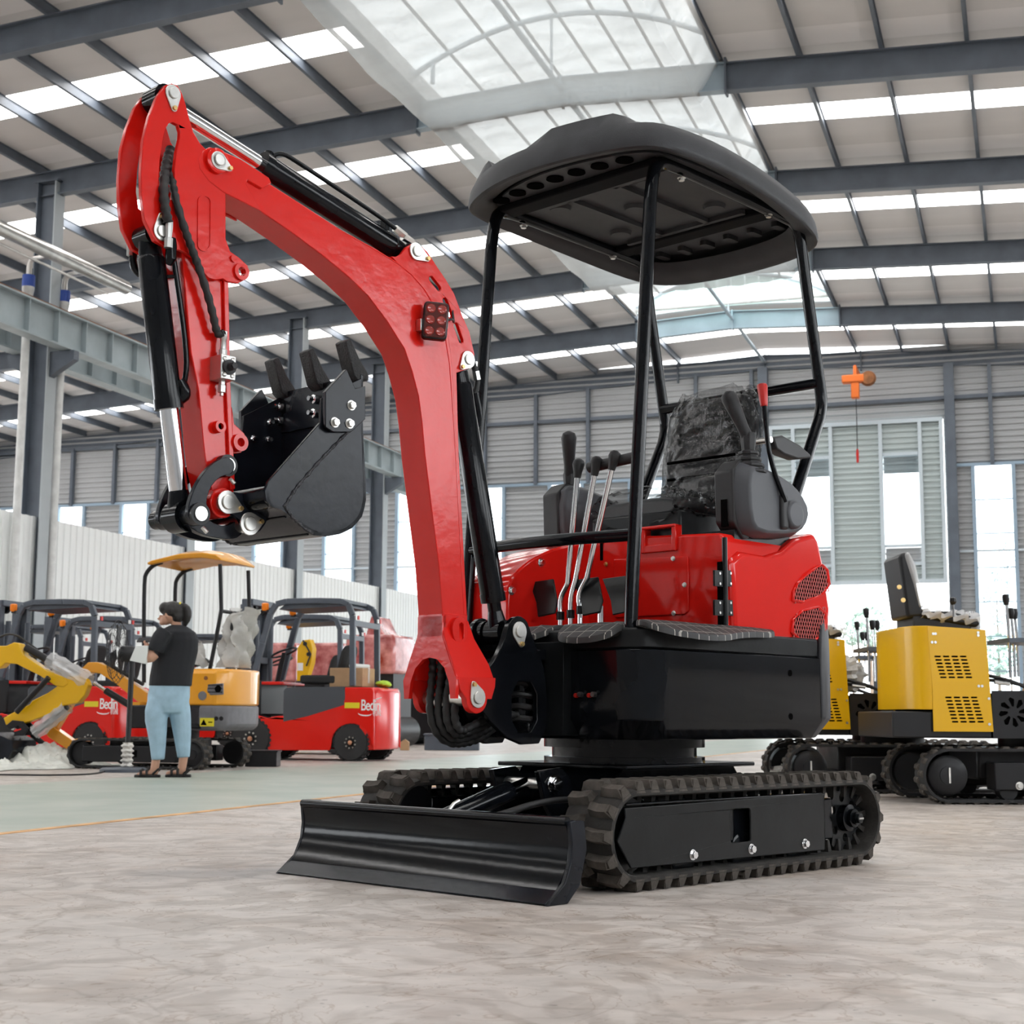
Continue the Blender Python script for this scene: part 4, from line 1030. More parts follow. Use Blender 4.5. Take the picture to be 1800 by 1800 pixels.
B().cyl(lc+V((0, -.09, 0)), lc+V((.01, -.02, 0)), .008, n=8).end('lamp_stud', 'zinc', wl_)
br = S3(740, 572, .07); B().box(br-V((.012, .012, .02)), br+V((.012, .012, .02))).end('lamp_bracket', 'zinc', wl_, .002)
B().tube(smooth([lc+V((-.03, .0, .0)), lc+V((-.06, .02, .02)), S3(798, 570, .07), S3(795, 545, .05)], 3), .004, 8).end('lamp_cable', 'hose', wl_)

# ---------------- hydraulic cylinders
def hyd(name, pa, pb, L0, L1, R, r, y=0):
    """pa: barrel-end pin, pb: rod-end pin (x,z); barrel between distances L0..L1 along the axis"""
    c = empty(name, (0, 0, 0), 0, ex); a, q = V((pa[0], y, pa[1])), V((pb[0], y, pb[1])); d = (q-a).normalized(); L = (q-a).length
    B().tube([a+d*L0, a+d*(L0+.012), a+d*(L1-.03), a+d*(L1-.03), a+d*L1], [R*.85, R, R, R*1.06, R*1.06], 28).end('barrel', 'black_paint', c)
    B().tube([a+d*(L1), q-d*.05], r, 20).end('rod', 'chrome', c)
    b = B(); b.tube([q-d*.075, q-d*.02], [r*1.05, r*1.5], 16); b.cyl(q+V((0, -.035, 0)), q+V((0, .035, 0)), r*1.75, n=20); b.end('rod_eye', 'black_paint', c)
    b = B(); b.tube([a+d*.0, a+d*(L0+.01)], [R*.75, R*.9], 16); b.cyl(a+V((0, -.035, 0)), a+V((0, .035, 0)), R*.85, n=20); b.end('barrel_eye', 'black_paint', c)
    return c, a, q, d
c1, a, q, d = hyd('boom_cylinder', lp, cp, .07, .835, .042, .024)
for ch in c1.children:
    if ch.name.startswith('rod') and 'eye' not in ch.name: ch.data.materials[0] = M['black_paint']
B().tube(smooth([a+d*.12+V((-.05, .0, 0)), a+d*.06+V((-.085, .01, .0)), a+d*.0+V((-.075, .01, 0)), a-d*.07+V((-.06, 0, 0))], 3), .011, 10).end('feed_hose', 'hose', c1)
B().cyl(a+d*.02+V((-.079, .01, 0)), a+d*.05+V((-.081, .01, 0)), .014, n=6).end('hose_fitting', 'zinc', c1)
B().tube(smooth([a+d*.10+V((-.058, .01, 0)), a+d*.17+V((-.062, .01, 0)), a+d*.22+V((-.045, 0, 0))], 2), .015, 10).end('elbow', 'black_paint', c1)
tp = S(303, 165, .065)
c2, a, q, d = hyd('arm_cylinder', kp, tp, .06, .62, .040, .0225)
n = V((-d.z, 0, d.x)); n = n if n.z > 0 else -n
B().tube(smooth([a+d*.08+n*.055+V((0, .02, 0)), a+d*.16+n*.062+V((0, .02, 0)), a+d*.50+n*.066+V((0, .02, 0)), a+d*.565+n*.064+V((0, .02, 0)), a+d*.585+n*.05+V((0, .01, 0)), a+d*.59+n*.03], 2), .0075, 10).end('line_pipe', 'black_paint', c2)
B().cyl(a+d*.03+n*.05+V((0, .02, 0)), a+d*.08+n*.055+V((0, .02, 0)), .013, n=6).end('hose_fitting', 'zinc', c2)
B().tube([a-d*.02+n*.045+V((0, .02, 0)), a+d*.04+n*.045+V((0, .02, 0))], [.012, .015], 8).end('adapter', 'zinc', c2)
B().tube(smooth([a+d*.03+n*.05+V((0, .02, 0)), a-d*.05+n*.045+V((0, .02, 0)), a-d*.09+n*.0+V((0, .02, 0)), a-d*.10-n*.10+V((0, .02, 0))], 3), .011, 10).end('feed_hose', 'hose', c2)
B().box(a+d*.11+n*.035-V((.012, .01, .012)), a+d*.11+n*.06+V((.012, .02, .012))).end('pipe_clamp', 'black_paint', c2, .002)
B().tube([a+d*.60+n*.028, a+d*.60+n*.052], .014, 10).end('port', 'black_paint', c2)

# ---------------- arm
ar = empty('arm', (0, 0, 0), 0, ex)
YA = .066
def SA(px, py): return S(px, py, YA)
near = [(302, 146), (312, 150), (319, 161), (326, 181), (332, 205), (340, 232), (352, 252), (368, 268), (395, 285), (397, 350), (397, 420), (405, 442), (421, 453), (436, 467), (438, 480), (432, 491), (419, 498), (400, 495), (392, 490), (380, 492), (366, 488), (352, 472), (340, 452), (319, 440), (291, 434), (272, 423), (255, 387), (249, 342), (248, 300), (252, 245), (262, 205), (276, 170), (290, 150)]
slotA = [(180+a/3.6, 120+c/3.6) for a, c in ((400, 385), (420, 350), (445, 340), (480, 358), (492, 400), (490, 440), (470, 530), (457, 640), (458, 760), (440, 830), (400, 850), (372, 830), (356, 720), (365, 570), (383, 450))]
ring = S(423, 478, YA)
for s in (-1, 1): plate('arm_cheek', [SA(*p) for p in near], [[SA(*p) for p in slotA], circ(ring[0], ring[1], .0125)], 'y', s*(YA-.016), s*YA, 'red_paint', ar, .002)
B().lathe([(.0135, .008), (.026, .008), (.026, -.014), (.0135, -.014)], (ring[0], YA, ring[1]), 'y', 24, True).end('eye_ring', 'red_paint', ar)
sr = S(410, 455, YA); B().lathe([(.004, .006), (.011, .006), (.011, -.01)], (sr[0], YA, sr[1]), 'y', 14).end('grease_boss', 'red_paint', ar)
ov = [SA(180+a/3.6, 120+c/3.6) for a, c in [(645+45*cos(t)*1, 980+(135 if sin(t) > 0 else -135)+45*sin(t)) for t in [2*pi*i/20 for i in range(20)]]]
ov2 = [(sum(p[0] for p in ov)/20+(x-sum(p[0] for p in ov)/20)*.78, sum(p[1] for p in ov)/20+(z-sum(p[1] for p in ov)/20)*.93) for x, z in ov]
plate('oval_weld', ov, [ov2], 'y', YA-.002, YA+.003, 'red_paint', ar)
# lower box of the arm
box_n = [(319, 436), (336, 620), (349, 685), (358, 782), (363, 822), (372, 860), (380, 890), (398, 905), (412, 890), (411, 860), (409, 810), (402, 679), (399, 600), (398, 480)]
hw = .050
P_ = [S(a, c, hw) for a, c in box_n]
B().prism(P_, 'y', -hw, hw).end('arm_box', 'red_paint', ar, .0025)
for s in (-1, 1):   # raised back plate along the rear edge
    e = [S(a, c, hw) for a, c in ((397, 440), (402, 679), (410, 860), (402, 862), (394, 679), (389, 440))]
    plate('edge_flange', e, [], 'y', s*(hw-.001), s*(hw+.010), 'red_paint', ar, .002)
tpp = tp
ear('pin_keeper', ar, tp, S(305, 191, YA), .026, .010, YA, YA+.005)
B().cyl((tp[0], -YA, tp[1]), (tp[0], YA, tp[1]), .02).end('top_pin', 'zinc', ar)
bc = S(284, 407, YA); ear('pin_keeper', ar, bc, S(283, 380, YA), .028, .010, YA, YA+.005)
B().cyl((bc[0], -YA, bc[1]), (bc[0], YA, bc[1]), .02).end('cylinder_pin', 'zinc', ar)
r2 = S(421, 778, .06); gz = [S(a, c, .05) for a, c in ((408, 715), (412, 745), (430, 762), (434, 782), (424, 796), (408, 798))]
B().prism(gz, 'y', -.02, .05).end('stay_plate', 'red_paint', ar, .002)
B().lathe([(.013, 0), (.026, 0), (.026, -.05), (.013, -.05)], (r2[0], .068, r2[1]), 'y', 24, True).end('stay_ring', 'red_paint', ar)
B().lathe([(.0135, -.04), (.0135, -.02)], (r2[0], .068, r2[1]), 'y').end('ring_bore', 'ink', ar)
h2 = S(385, 750, .06); B().lathe([(.0095, .020), (.018, .020), (.018, -.012), (.0095, -.012)], (h2[0], .05, h2[1]), 'y', 18, True).end('hose_boss', 'red_paint', ar)
B().lathe([(.0095, 0), (.0095, .0012)], (h2[0], .058, h2[1]), 'y', 16).end('bore', 'ink', ar)
# valve block
va = S(371, 621, .085); vb = S(405, 671, .085)
vx0, vx1, vz0, vz1 = min(va[0], vb[0]), max(va[0], vb[0]), min(va[1], vb[1]), max(va[1], vb[1])
vl = empty('valve_block', (0, 0, 0), 0, ex)
B().box((vx0-.004, .048, vz0), (vx1-.022, .105, vz1)).end('valve_body', 'aluminium', vl, .0025)
vx1 -= .022
for i in (0, 1):
    for j in (0, 1): B().lathe([(.003, .0005), (.0065, .0025), (.0065, -.004)], (vx0+.008+(vx1-vx0-.02)*i, .106, vz0+.012+(vz1-vz0-.024)*j), 'y', 12).end('cap_screw', 'zinc', vl)
vc = ((vx0+vx1)/2-.002, (vz0+vz1)/2); B().lathe([(.022, 0), (.022, .008), (.012, .009), (.012, .026)], (vc[0], .105, vc[1]), 'y', 18).end('plug', 'dark_plastic', vl)
B().prism(circ(vc[0], vc[1], .011, 6), 'y', .125, .138).end('plug_hex', 'dark_plastic', vl, .001)
vt = (vc[0], .075, vz1); B().tube([vt, V(vt)+V((0, 0, .02)), V(vt)+V((0, 0, .022)), V(vt)+V((0, 0, .05)), V(vt)+V((0, 0, .052)), V(vt)+V((0, 0, .075))], [.012, .012, .009, .009, .0105, .0105], 8).end('upper_fitting', 'aluminium', vl)
vt = (vc[0], .075, vz0); B().tube([vt, V(vt)-V((0, 0, .012)), V(vt)-V((0, 0, .014)), V(vt)-V((0, 0, .034)), V(vt)-V((0, 0, .036)), V(vt)-V((0, 0, .044))], [.010, .010, .0125, .0125, .006, .006], 6).end('lower_fitting', 'aluminium', vl)
# bucket cylinder on the front of the arm
lk2 = S(353, 903, .095)
c3, a, q, d = hyd('bucket_cylinder', bc, lk2, .055, .50, .040, .027)
n = V((d.z, 0, -d.x)); n = n if n.x < 0 else -n
B().tube(smooth([a+d*.045+n*.05+V((0, .035, 0)), a+d*.12+n*.055+V((0, .035, 0)), a+d*.34+n*.06+V((0, .035, 0)), a+d*.42+n*.048+V((0, .03, 0)), a+d*.45+n*.03+V((0, .02, 0))], 2), .008, 10).end('line_pipe', 'black_paint', c3)
B().tube([a+d*.12+n*.02+V((0, .02, 0)), a+d*.12+n*.055+V((0, .035, 0))], .006, 8).end('pipe_clamp', 'black_paint', c3)
B().tube(smooth([a+d*.42+n*.03+V((0, .02, 0)), a+d*.46+n*.045+V((0, .025, 0)), a+d*.47+n*.03+V((0, .015, 0))], 2), .02, 10).end('port', 'black_paint', c3)
# spiral guarded hoses
def spiral(parent, pts, r=.0125, name='hose', it=3, ribs=True):
    P = [V(p) for p in smooth([V(p) for p in pts], it)]; Q = [P[0]]; st = .006
    for p, q_ in zip(P, P[1:]):
        m = max(1, int((q_-p).length/st))
        for i in range(1, m+1): Q.append(p.lerp(q_, i/m))
    rs = [r*(1+.10*(1 if (i//2) % 2 else -1)) for i in range(len(Q))] if ribs else r
    return B().tube(Q, rs, 10).end(name, 'hose', parent)
T0 = S3(291, 290, 0)
spiral(ar, [S3(300, 262, -.02), S3(292, 290, .03), S3(287, 330, .075), S3(290, 365, .085), S3(296, 392, .085)], .014, 'arm_hose')
fx = S3(297, 400, .085); B().tube([fx+V((0, 0, .02)), fx, fx-V((0, 0, .03)), fx-V((0, 0, .032)), fx-V((0, 0, .06))], [.011, .011, .009, .0125, .0125], 8).end('hose_fitting', 'aluminium', ar)
fx = S3(301, 437, .075); B().tube([fx+V((0, 0, .03)), fx+V((0, 0, .01)), fx-V((0, 0, .03)), fx-V((.0, .01, .045))], [.013, .016, .016, .009], 10).end('elbow', 'black_paint', ar)
spiral(ar, [S3(302, 268, -.02), S3(300, 300, .04), S3(308, 350, .08), S3(325, 405, .085), S3(348, 465, .082), S3(366, 520, .08), S3(376, 560, .078), S3(382, 590, .075), V((vc[0], .075, vz1+.07))], .0115, 'valve_hose')
spiral(ar, [S3(225, 395, -.09), S3(228, 410, -.095), S3(232, 430, -.095)], .012, 'arm_hose')
fx = S3(229, 432, -.095); B().tube([fx+V((0, 0, .03)), fx-V((0, 0, .03))], .010, 8).end('hose_fitting', 'aluminium', ar)
fx = S3(234, 458, -.095); B().tube(smooth([fx+V((0, 0, .03)), fx-V((0, 0, .02)), fx+V((-.03, .01, -.045)), fx+V((-.06, .03, -.02))], 2), .012, 10).end('elbow', 'black_paint', ar)

# ---------------- links and bucket
bk_pin = S(398, 883, .09); lk1 = S(402, 818, .075); bl_pin = S(437, 921, .09)
ln = empty('bucket_linkage', (0, 0, 0), 0, ex)
arc = [S(a, c, .085) for a, c in ((414, 818), (408, 806), (395, 803), (380, 810), (362, 826), (346, 850), (335, 876), (330, 902), (336, 916), (350, 922), (364, 912), (366, 898), (363, 880), (370, 858), (382, 842), (398, 834), (410, 832))]
arc = smooth(arc, 1, True)
for s in (-1, 1): plate('arm_link', arc, [], 'y', s*.066, s*.084, 'bucket_paint', ln, .003)
for p, L in ((lk1, .075), (lk2, .095)):
    B().cyl((p[0], -L, p[1]), (p[0], L, p[1]), .032, n=24).end('link_boss', 'black_satin', ln); B().cyl((p[0], -L-.004, p[1]), (p[0], L+.004, p[1]), .021, n=20).end('link_pin', 'zinc', ln)
    B().tube([(p[0]-.02, L-.02, p[1]-.035), (p[0]-.03, L-.01, p[1]-.05)], .006, 8).end('grease_nipple', 'zinc', ln)
hl = [S(a, c, .05) for a, c in ((318, 905), (330, 925), (352, 940), (390, 948), (412, 948), (425, 938), (440, 912), (424, 905), (412, 918), (392, 926), (370, 918), (352, 905), (335, 893), (322, 895))]
for s in (-1, 1): plate('bucket_link', smooth(hl, 1, True), [], 'y', s*.03, s*.055, 'bucket_paint', ln, .003)
ax = B().cyl((lk2[0], -.13, lk2[1]), (lk2[0], .07, lk2[1]), .028, n=20).end('link_shaft', 'black_paint', ln)
bu = empty('bucket', (0, 0, 0), 0, ex); bu['label'] = 'black digging bucket curled up with three teeth'
YB_ = .20
def SK(px, py): return S(px, py, YB_)
outer = [(638, 664), (637, 738), (643, 838), (644, 879), (637, 908), (619, 929), (598, 939), (575, 943), (552, 941), (527, 924), (499, 897), (478, 891), (468, 880), (466, 862)]
side = outer[1:]+[(471.7, 846), (563, 743)]
sidep = [SK(*p) for p in outer[:-1]+[(466, 862), (472, 846), (563, 743), (566, 690), (600, 652), (606, 664)]]
sidep = [SK(*p) for p in [(637, 664)]+outer[1:]+[(472, 846), (563, 743), (566, 700)]]
for s in (-1, 1):
    plate('side_plate', sidep, [], 'y', s*YB_, s*(YB_-.012), 'bucket_paint', bu, .002)
    wl2 = [V((SK(*p)[0], s*(YB_+.001), SK(*p)[1])) for p in ((636, 737), (600, 770), (560, 812), (520, 858), (500, 890), (512, 908), (530, 925), (552, 940))]
    Q = []
    for p, q_ in zip(wl2, wl2[1:]):
        for i in range(8): Q.append(p.lerp(q_, i/8))
    B().tube(Q, [.0032+.0016*((i*7) % 3) for i in range(len(Q))], 6).end('weld_bead', 'weld', bu)
    ct = [SK(*p) for p in ((566, 752), (578, 760), (612, 760), (636, 738), (636, 680), (618, 684), (603, 650), (566, 690))]
    cu_ = plate('side_cutter', ct, [], 'y', s*(YB_+.001), s*(YB_+.017), 'bucket_paint', bu, .002)
    for p in ((582, 744), (608, 746), (611, 714)):
        x, z = SK(*p); hexbolt(cu_, (x, s*(YB_+.017), z), .012, 'y', s, 'cutter_bolt', 'white_paint' if False else 'zinc')
        B().tube([(x, s*(YB_-.012), z), (x, s*(YB_-.020), z), (x, s*(YB_-.022), z), (x, s*(YB_-.034), z)], [.013, .013, .008, .007], 8).end('cutter_nut', 'chrome', cu_)
# shell: bent sheet from lip to heel
sh = [SK(*p) for p in outer]
sh = smooth(sh, 2)
inn = []
cxs = sum(p[0] for p in sh)/len(sh); czs = sum(p[1] for p in sh)/len(sh)
for x, z in sh:
    d_ = V((cxs-x, czs-z)).normalized(); inn.append((x+d_.x*.012, z+d_.y*.012))
B().prism(sh+inn[::-1], 'y', -YB_, YB_).end('shell', 'bucket_paint', bu, 0)
for k in (.62, .72):
    i = int(len(sh)*k); B().cyl((sh[i][0], -YB_+.02, sh[i][1]), (sh[i][0], YB_-.02, sh[i][1]), .004, n=6).end('wear_seam', 'black_paint', bu)
lipA = SK(638, 664); lipB = SK(636, 735)
for k, yy in enumerate((.172, -.006, -.184)):
    base = [(638, 672), (620, 672), (612, 662), (597, 602), (606, 597), (622, 633), (638, 660)]
    P3 = [S(a, c, .17) for a, c in base]
    t = B().prism(P3, 'y', yy-.026, yy+.026).end('tooth', 'cast_black', bu, .004)
    x, z = S(628, 690, .17)
    for dz in (0, -.045):
        B().tube([(x+.018, yy, z+dz), (x+.032, yy, z+dz), (x+.034, yy, z+dz), (x+.05, yy, z+dz)], [.015, .015, .009, .008], 8).end('tooth_nut', 'chrome', t)
B().box((lipB[0]-.004, -YB_, lipB[1]), (lipA[0]+.010, YB_, lipA[1]+.01)).end('lip_plate', 'bucket_paint', bu, .003)
# hinge ears and cross tube
he = [S(a, c, .085) for a, c in ((388, 868), (404, 864), (425, 868), (470, 866), (478, 892), (460, 930), (445, 940), (430, 936), (424, 920), (412, 906), (392, 898), (384, 884))]
for s in (-1, 1): plate('hinge_ear', smooth(he, 1, True), [], 'y', s*.075, s*.092, 'bucket_paint', bu, .003)
ht = SK(484, 872); B().cyl((ht[0], -YB_+.012, ht[1]), (ht[0], YB_-.012, ht[1]), .034, n=24).end('cross_tube', 'black_paint', bu)
for p, t in ((bk_pin, S(422, 894, .095)), (bl_pin, S(458, 917, .095))):
    ear('pin_keeper', bu, p, t, .034, .010, .092, .098)
    B().cyl((p[0], -.095, p[1]), (p[0], .092, p[1]), .024).end('bucket_pin', 'zinc', bu)
ab = B().cyl((bk_pin[0], -.074, bk_pin[1]), (bk_pin[0], .074, bk_pin[1]), .044, n=28).end('arm_end_boss', 'red_paint', ar, .004)
# hoses looping below the boom foot
hg = empty('boom_hoses', (0, 0, 0), 0, ex)
for k, (y0, dx) in enumerate(((-.045, .0), (-.02, .03), (.01, .01), (.035, -.03))):
    sx = 10*k
    spiral(hg, [(.95, y0, .80), S3(762+sx*1.6, 1175, y0), S3(754+sx*1.5, 1235, y0), S3(760+sx*1.3, 1280-k*4, y0), S3(786+sx*.8, 1308-k*7, y0), S3(824, 1306-k*9, y0), S3(862, 1290-k*10, y0), V((.62, y0, .55))], .0135, 'loop_hose')
# ================================================================ forklifts
FKA = RAD(183.9)
FK = Frame(V((-7.9, 17.08, 0))+V((sin(RAD(3.9)), -cos(RAD(3.9)), 0))*0, FKA)
FK.o = V((-7.9, 17.08, 0))-FK.Y*.47
def wheel(parent, c, R, w, out, hub='copper'):
    wh = empty('wheel', c, 0, parent)
    b = B(); b.lathe([(R*.55, -w/2), (R*.92, -w/2), (R, -w*.38), (R, w*.38), (R*.92, w/2), (R*.55, w/2)], (0, 0, 0), 'y', 32); b.end('tyre', 'tyre', wh)
    n = 26; b = B()
    for i in range(n):
        a = 2*pi*i/n
        for s in (-1, 1): b.box((-.018, (.02 if s > 0 else -w*.44), R*.97), (.018, (w*.44 if s > 0 else -.02), R+.012), Matrix.Rotation(a+s*.06, 3, 'Y'), (0, 0, 0))
    b.end('tread', 'tyre', wh)
    b = B(); b.lathe([(R*.56, out*(w/2-.03)), (R*.5, out*(w/2-.005)), (R*.2, out*(w/2))], (0, 0, 0), 'y', 24); r = b.end('rim', 'charcoal', wh)
    B().lathe([(R*.12, out*(w/2)), (R*.12, out*(w/2+.02)), (R*.06, out*(w/2+.028))], (0, 0, 0), 'y', 14).end('hub_cap', hub, wh)
    for i in range(9):
        a = 2*pi*i/9; B().cyl((R*.3*cos(a), out*(w/2-.004), R*.3*sin(a)), (R*.3*cos(a), out*(w/2+.010), R*.3*sin(a)), R*.045, n=6).end('wheel_nut', 'zinc', wh)
    return wh
def make_forklift():
    fk = empty('forklift', FK.o, FKA); Y = .50
    def S_(px, py, y=Y): return FK.y(px, py, y)
    arch = [(579, 1319)]+[(617-35*cos(a), 1307-35*sin(a)) for a in [pi*i/12 for i in range(13)]]
    out = [(470, 1319), (470, 1277), (440, 1262), (440, 1250), (497, 1262), (606, 1236), (606, 1208), (690, 1208)]
    o = [S_(*p) for p in [(657, 1319), (657, 1218), (655, 1210), (650, 1208), (606, 1208), (606, 1230), (497, 1258), (470, 1262), (448, 1256), (440, 1262), (470, 1280), (470, 1319)]]+[S_(*p) for p in arch]
    for s in (-1, 1): plate('body_side', o, [], 'y', s*Y, s*(Y-.04), 'forklift_red', fk, .015)
    R = []
    xr = S_(664, 1260)[0]; x1 = S_(650, 1260)[0]; zt = S_(690, 1208)[1]; zb = S_(690, 1319)[1]
    for z, k in ((zb, 0), (zt-.07, 0), (zt-.02, .02), (zt, .07)):
        ring = [(x1+.14, Y-.001-k, z), (xr+.16, Y-.001-k, z), (xr+.05, Y-.06-k, z), (xr+k, Y-.22, z), (xr+k, -Y+.22, z), (xr+.05, -Y+.06+k, z), (xr+.16, -Y+.001+k, z), (x1+.14, -Y+.001+k, z)]
        R.append(ring)
    b = B(); b.rings(R); b.end('counterweight', 'forklift_red', fk, .03, 3)
    xa, xb = S_(606, 1240)[0], S_(470, 1240)[0]
    B().box((min(xa, xb), -Y+.05, zb+.02), (max(xa, xb), Y-.05, S_(550, 1262)[1])).end('chassis', 'charcoal', fk)
    B().box((xa-.05, -Y+.03, S_(550, 1262)[1]), (xa+.55, Y-.03, zt-.01)).end('battery_box', 'forklift_dark', fk, .02)
    pn = [S_(*p) for p in ((497, 1270), (498, 1214), (503, 1208), (606, 1207), (606, 1240), (541, 1260))]
    for s in (-1, 1): plate('side_panel', pn, [], 'y', s*(Y+.001), s*(Y-.03), 'forklift_dark', fk, .01)
    for s in (-1, 1):
        a, c = S_(606, 1235), S_(632, 1245)
        B().box((min(a[0], c[0]), min(s*Y, s*(Y+.003)), min(a[1], c[1])), (max(a[0], c[0]), max(s*Y, s*(Y+.003)), max(a[1], c[1]))).end('reflector_strip', 'sticker_yellow', fk)
    wx = 0.
    for y in (.42, -.42):
        wheel(fk, (0, y, .225), .225, .17, 1 if y > 0 else -1); wheel(fk, (1.32, y, .26), .26, .20, 1 if y > 0 else -1)
    # overhead guard
    for s in (-1, 1):
        P = [V((*((lambda q: (q[0], s*.44, q[1]))(FK.y(a, c, .44))),)) for a, c in ((446, 1192), (462, 1130), (476, 1078), (486, 1062), (505, 1057), (560, 1056), (600, 1057), (613, 1063), (620, 1082), (620, 1206))]
        b = B()
        for p, q in zip(P, P[1:]): b.beam(p, q, .07, .06, (0, 1, 0))
        b.end('guard_post', 'guard_steel', fk, .008)
    a, c = FK.y(505, 1057, .44), FK.y(600, 1057, .44)
    for k in range(6):
        x = a[0]+(c[0]-a[0])*k/5; B().box((x-.03, -.44, a[1]-.02), (x+.03, .44, a[1]+.02)).end('roof_slat', 'guard_steel', fk)
    B().prism([(a[0], a[1]-.01), (c[0], c[1]-.01), (c[0]-.04, c[1]-.06), (a[0]+.12, a[1]-.10)], 'y', -.42, .42).end('roof_panel', 'guard_steel', fk)
    rb = FK.y(622, 1093, .44); B().box((rb[0]-.02, -.44, rb[1]-.05), (rb[0]+.02, .44, rb[1]+.02)).end('rear_bar', 'guard_steel', fk)
    for s in (-1, 1):
        for k in range(2): B().box((rb[0]-.03, s*.40-.045+.09*k-.04, rb[1]+.03), (rb[0]-.015, s*.40+.0+.09*k-.04, rb[1]+.08)).end('reflector', 'reflect_red' if k == 0 else 'reflect_white', fk)
    for s in (-1, 1):
        p = FK.y(474, 1068, .44); B().lathe([(.03, -.02), (.045, 0), (.045, .07), (.03, .08)], (p[0]+.06, s*.44, p[1]-.02), 'z', 12).end('indicator_lamp', 'amber', fk)
        B().box((p[0]+.0, s*.44-.02, p[1]-.06), (p[0]+.08, s*.44+.02, p[1]-.03)).end('lamp_bracket', 'charcoal', fk)
    # seat, steering, mast, forks
    sx = FK.y(585, 1200, 0); 
    b = B(); b.rings([[(sx[0]-.16+k*.12-th, s_*w_, sx[1]+.10+.40*k) for s_, th in ((1, 0), (1, .08), (-1, .08), (-1, 0))] for k, w_ in ((0, .20), (.5, .24), (.85, .20), (1, .14))] if False else [[(sx[0]-.10-.10*k+dx, yy*w_, sx[1]+.05+.42*k) for dx, yy in ((0, 1), (-.09, .8), (-.09, -.8), (0, -1))] for k, w_ in ((0, .17), (.3, .23), (.8, .22), (1, .14))]); b.end('seat_back', 'tyre', fk, .04, 3)
    B().box((sx[0]-.12, -.23, sx[1]-.02), (sx[0]+.36, .23, sx[1]+.09)).end('seat_cushion', 'tyre', fk, .03, 3)
    st = FK.y(502, 1150, 0)
    B().tube([(st[0]+.02+.17*cos(t)*.9, .17*sin(t), st[1]+.02-.06*cos(t)) for t in [2*pi*i/24 for i in range(24)]], .014, 8, closed=True).end('steering_wheel', 'charcoal', fk)
    B().cyl((st[0]+.10, 0, st[1]-.35), (st[0]+.02, 0, st[1]+.02), .03, n=10).end('steering_column', 'charcoal', fk)
    fx = FK.y(470, 1200, 0)[0]
    B().box((fx-.10, -.42, .55), (fx+.10, .42, .98)).end('dash_panel', 'charcoal', fk, .02)
    B().box((fx-.35, -.40, .93), (fx+.0, .40, .97)).end('cowl', 'forklift_red', fk, .01)
    mx = fx+.17
    for s in (-1, 1):
        B().box((mx-.06, s*.30-.05, .08), (mx+.06, s*.30+.05, 2.02)).end('mast_rail', 'guard_steel', fk, .01)
        B().box((mx+.03, s*.22-.04, .12), (mx+.12, s*.22+.04, 1.96)).end('inner_rail', 'guard_steel', fk, .01)
        B().cyl((mx-.10, s*.22, .2), (mx-.10, s*.22, 1.75), .035, n=12).end('lift_cylinder', 'guard_steel', fk)
        B().box((mx+.16, s*.22-.05, .04), (mx+1.1, s*.22+.05, .075)).end('fork', 'charcoal', fk)
        B().cyl((mx, s*.16-.03, 1.92), (mx, s*.16+.03, 1.92), .07, n=16).end('chain_pulley', 'charcoal', fk)
    for z in (.35, 1.25, 1.98): B().box((mx-.09, -.33, z-.04), (mx+.02, .33, z+.04)).end('mast_crossbar', 'guard_steel', fk, .006)
    B().box((mx+.12, -.40, .2), (mx+.16, .40, .28)).end('carriage', 'charcoal', fk); B().box((mx+.12, -.40, .55), (mx+.16, .40, .62)).end('carriage', 'charcoal', fk)
    # maker's lettering on both flanks of the counterweight
    for s in (1, -1):
        tx = FK.y(634, 1247, Y)
        for txt, sz, dx, dz in (('Bedin', .150, 0, 0), ('\u673a\u68b0', .065, -.155, -.062)):
            fc = bpy.data.curves.new('lettering', 'FONT'); fc.body = txt; fc.size = sz; fc.extrude = .001; fc.align_x = 'LEFT'
            if txt == 'Bedin': fc.space_character = .88; fc.offset = .0015
            t = bpy.data.objects.new('lettering', fc); COL.objects.link(t)
            dg = bpy.context.evaluated_depsgraph_get(); me = bpy.data.meshes.new_from_object(t.evaluated_get(dg)); bpy.data.objects.remove(t)
            o = link('lettering', me, None, fk); me.materials.clear(); me.materials.append(M['white_paint'])
            o.matrix_local = Matrix.Translation((tx[0]+s*dx, s*(Y+.002), tx[1]-.01+dz)) @ Matrix(((-s, 0, 0, 0), (0, 0, s, 0), (0, 1, 0, 0), (0, 0, 0, 1))) @ Matrix.Scale(.85, 4, (1, 0, 0)) @ Matrix.Scale(1.25, 4, (0, 1, 0))
        sp = [(tx[0]+s*(.04-.36*u), s*(Y+.002), tx[1]-.055+.05*u+.03*sin(2*pi*u)*0+(.0 if u < .9 else .0)) for u in [i/12 for i in range(13)]]
        sp = [(tx[0]-s*(-.03+.17*(1-cos(pi*u))/2), s*(Y+.002), tx[1]-.045-.03*sin(pi*u*.9)) for u in [i/12 for i in range(13)]]
        B().tube(sp, [.002+.006*sin(pi*i/12) for i in range(13)], 6).end('logo_swoosh', 'white_paint', fk)
        sp = [(tx[0]-s*(.17+.10*u), s*(Y+.002), tx[1]+.10+.045*u**.6) for u in [i/8 for i in range(9)]]
        B().tube(sp, [.002+.005*sin(pi*i/8) for i in range(9)], 6).end('logo_swoosh', 'white_paint', fk)
    return fk
fk0 = make_forklift(); GF = 'red forklifts parked along the partition'
tag(fk0, 'red forklift with white lettering and a cardboard box behind its seat', 'forklift', GF)
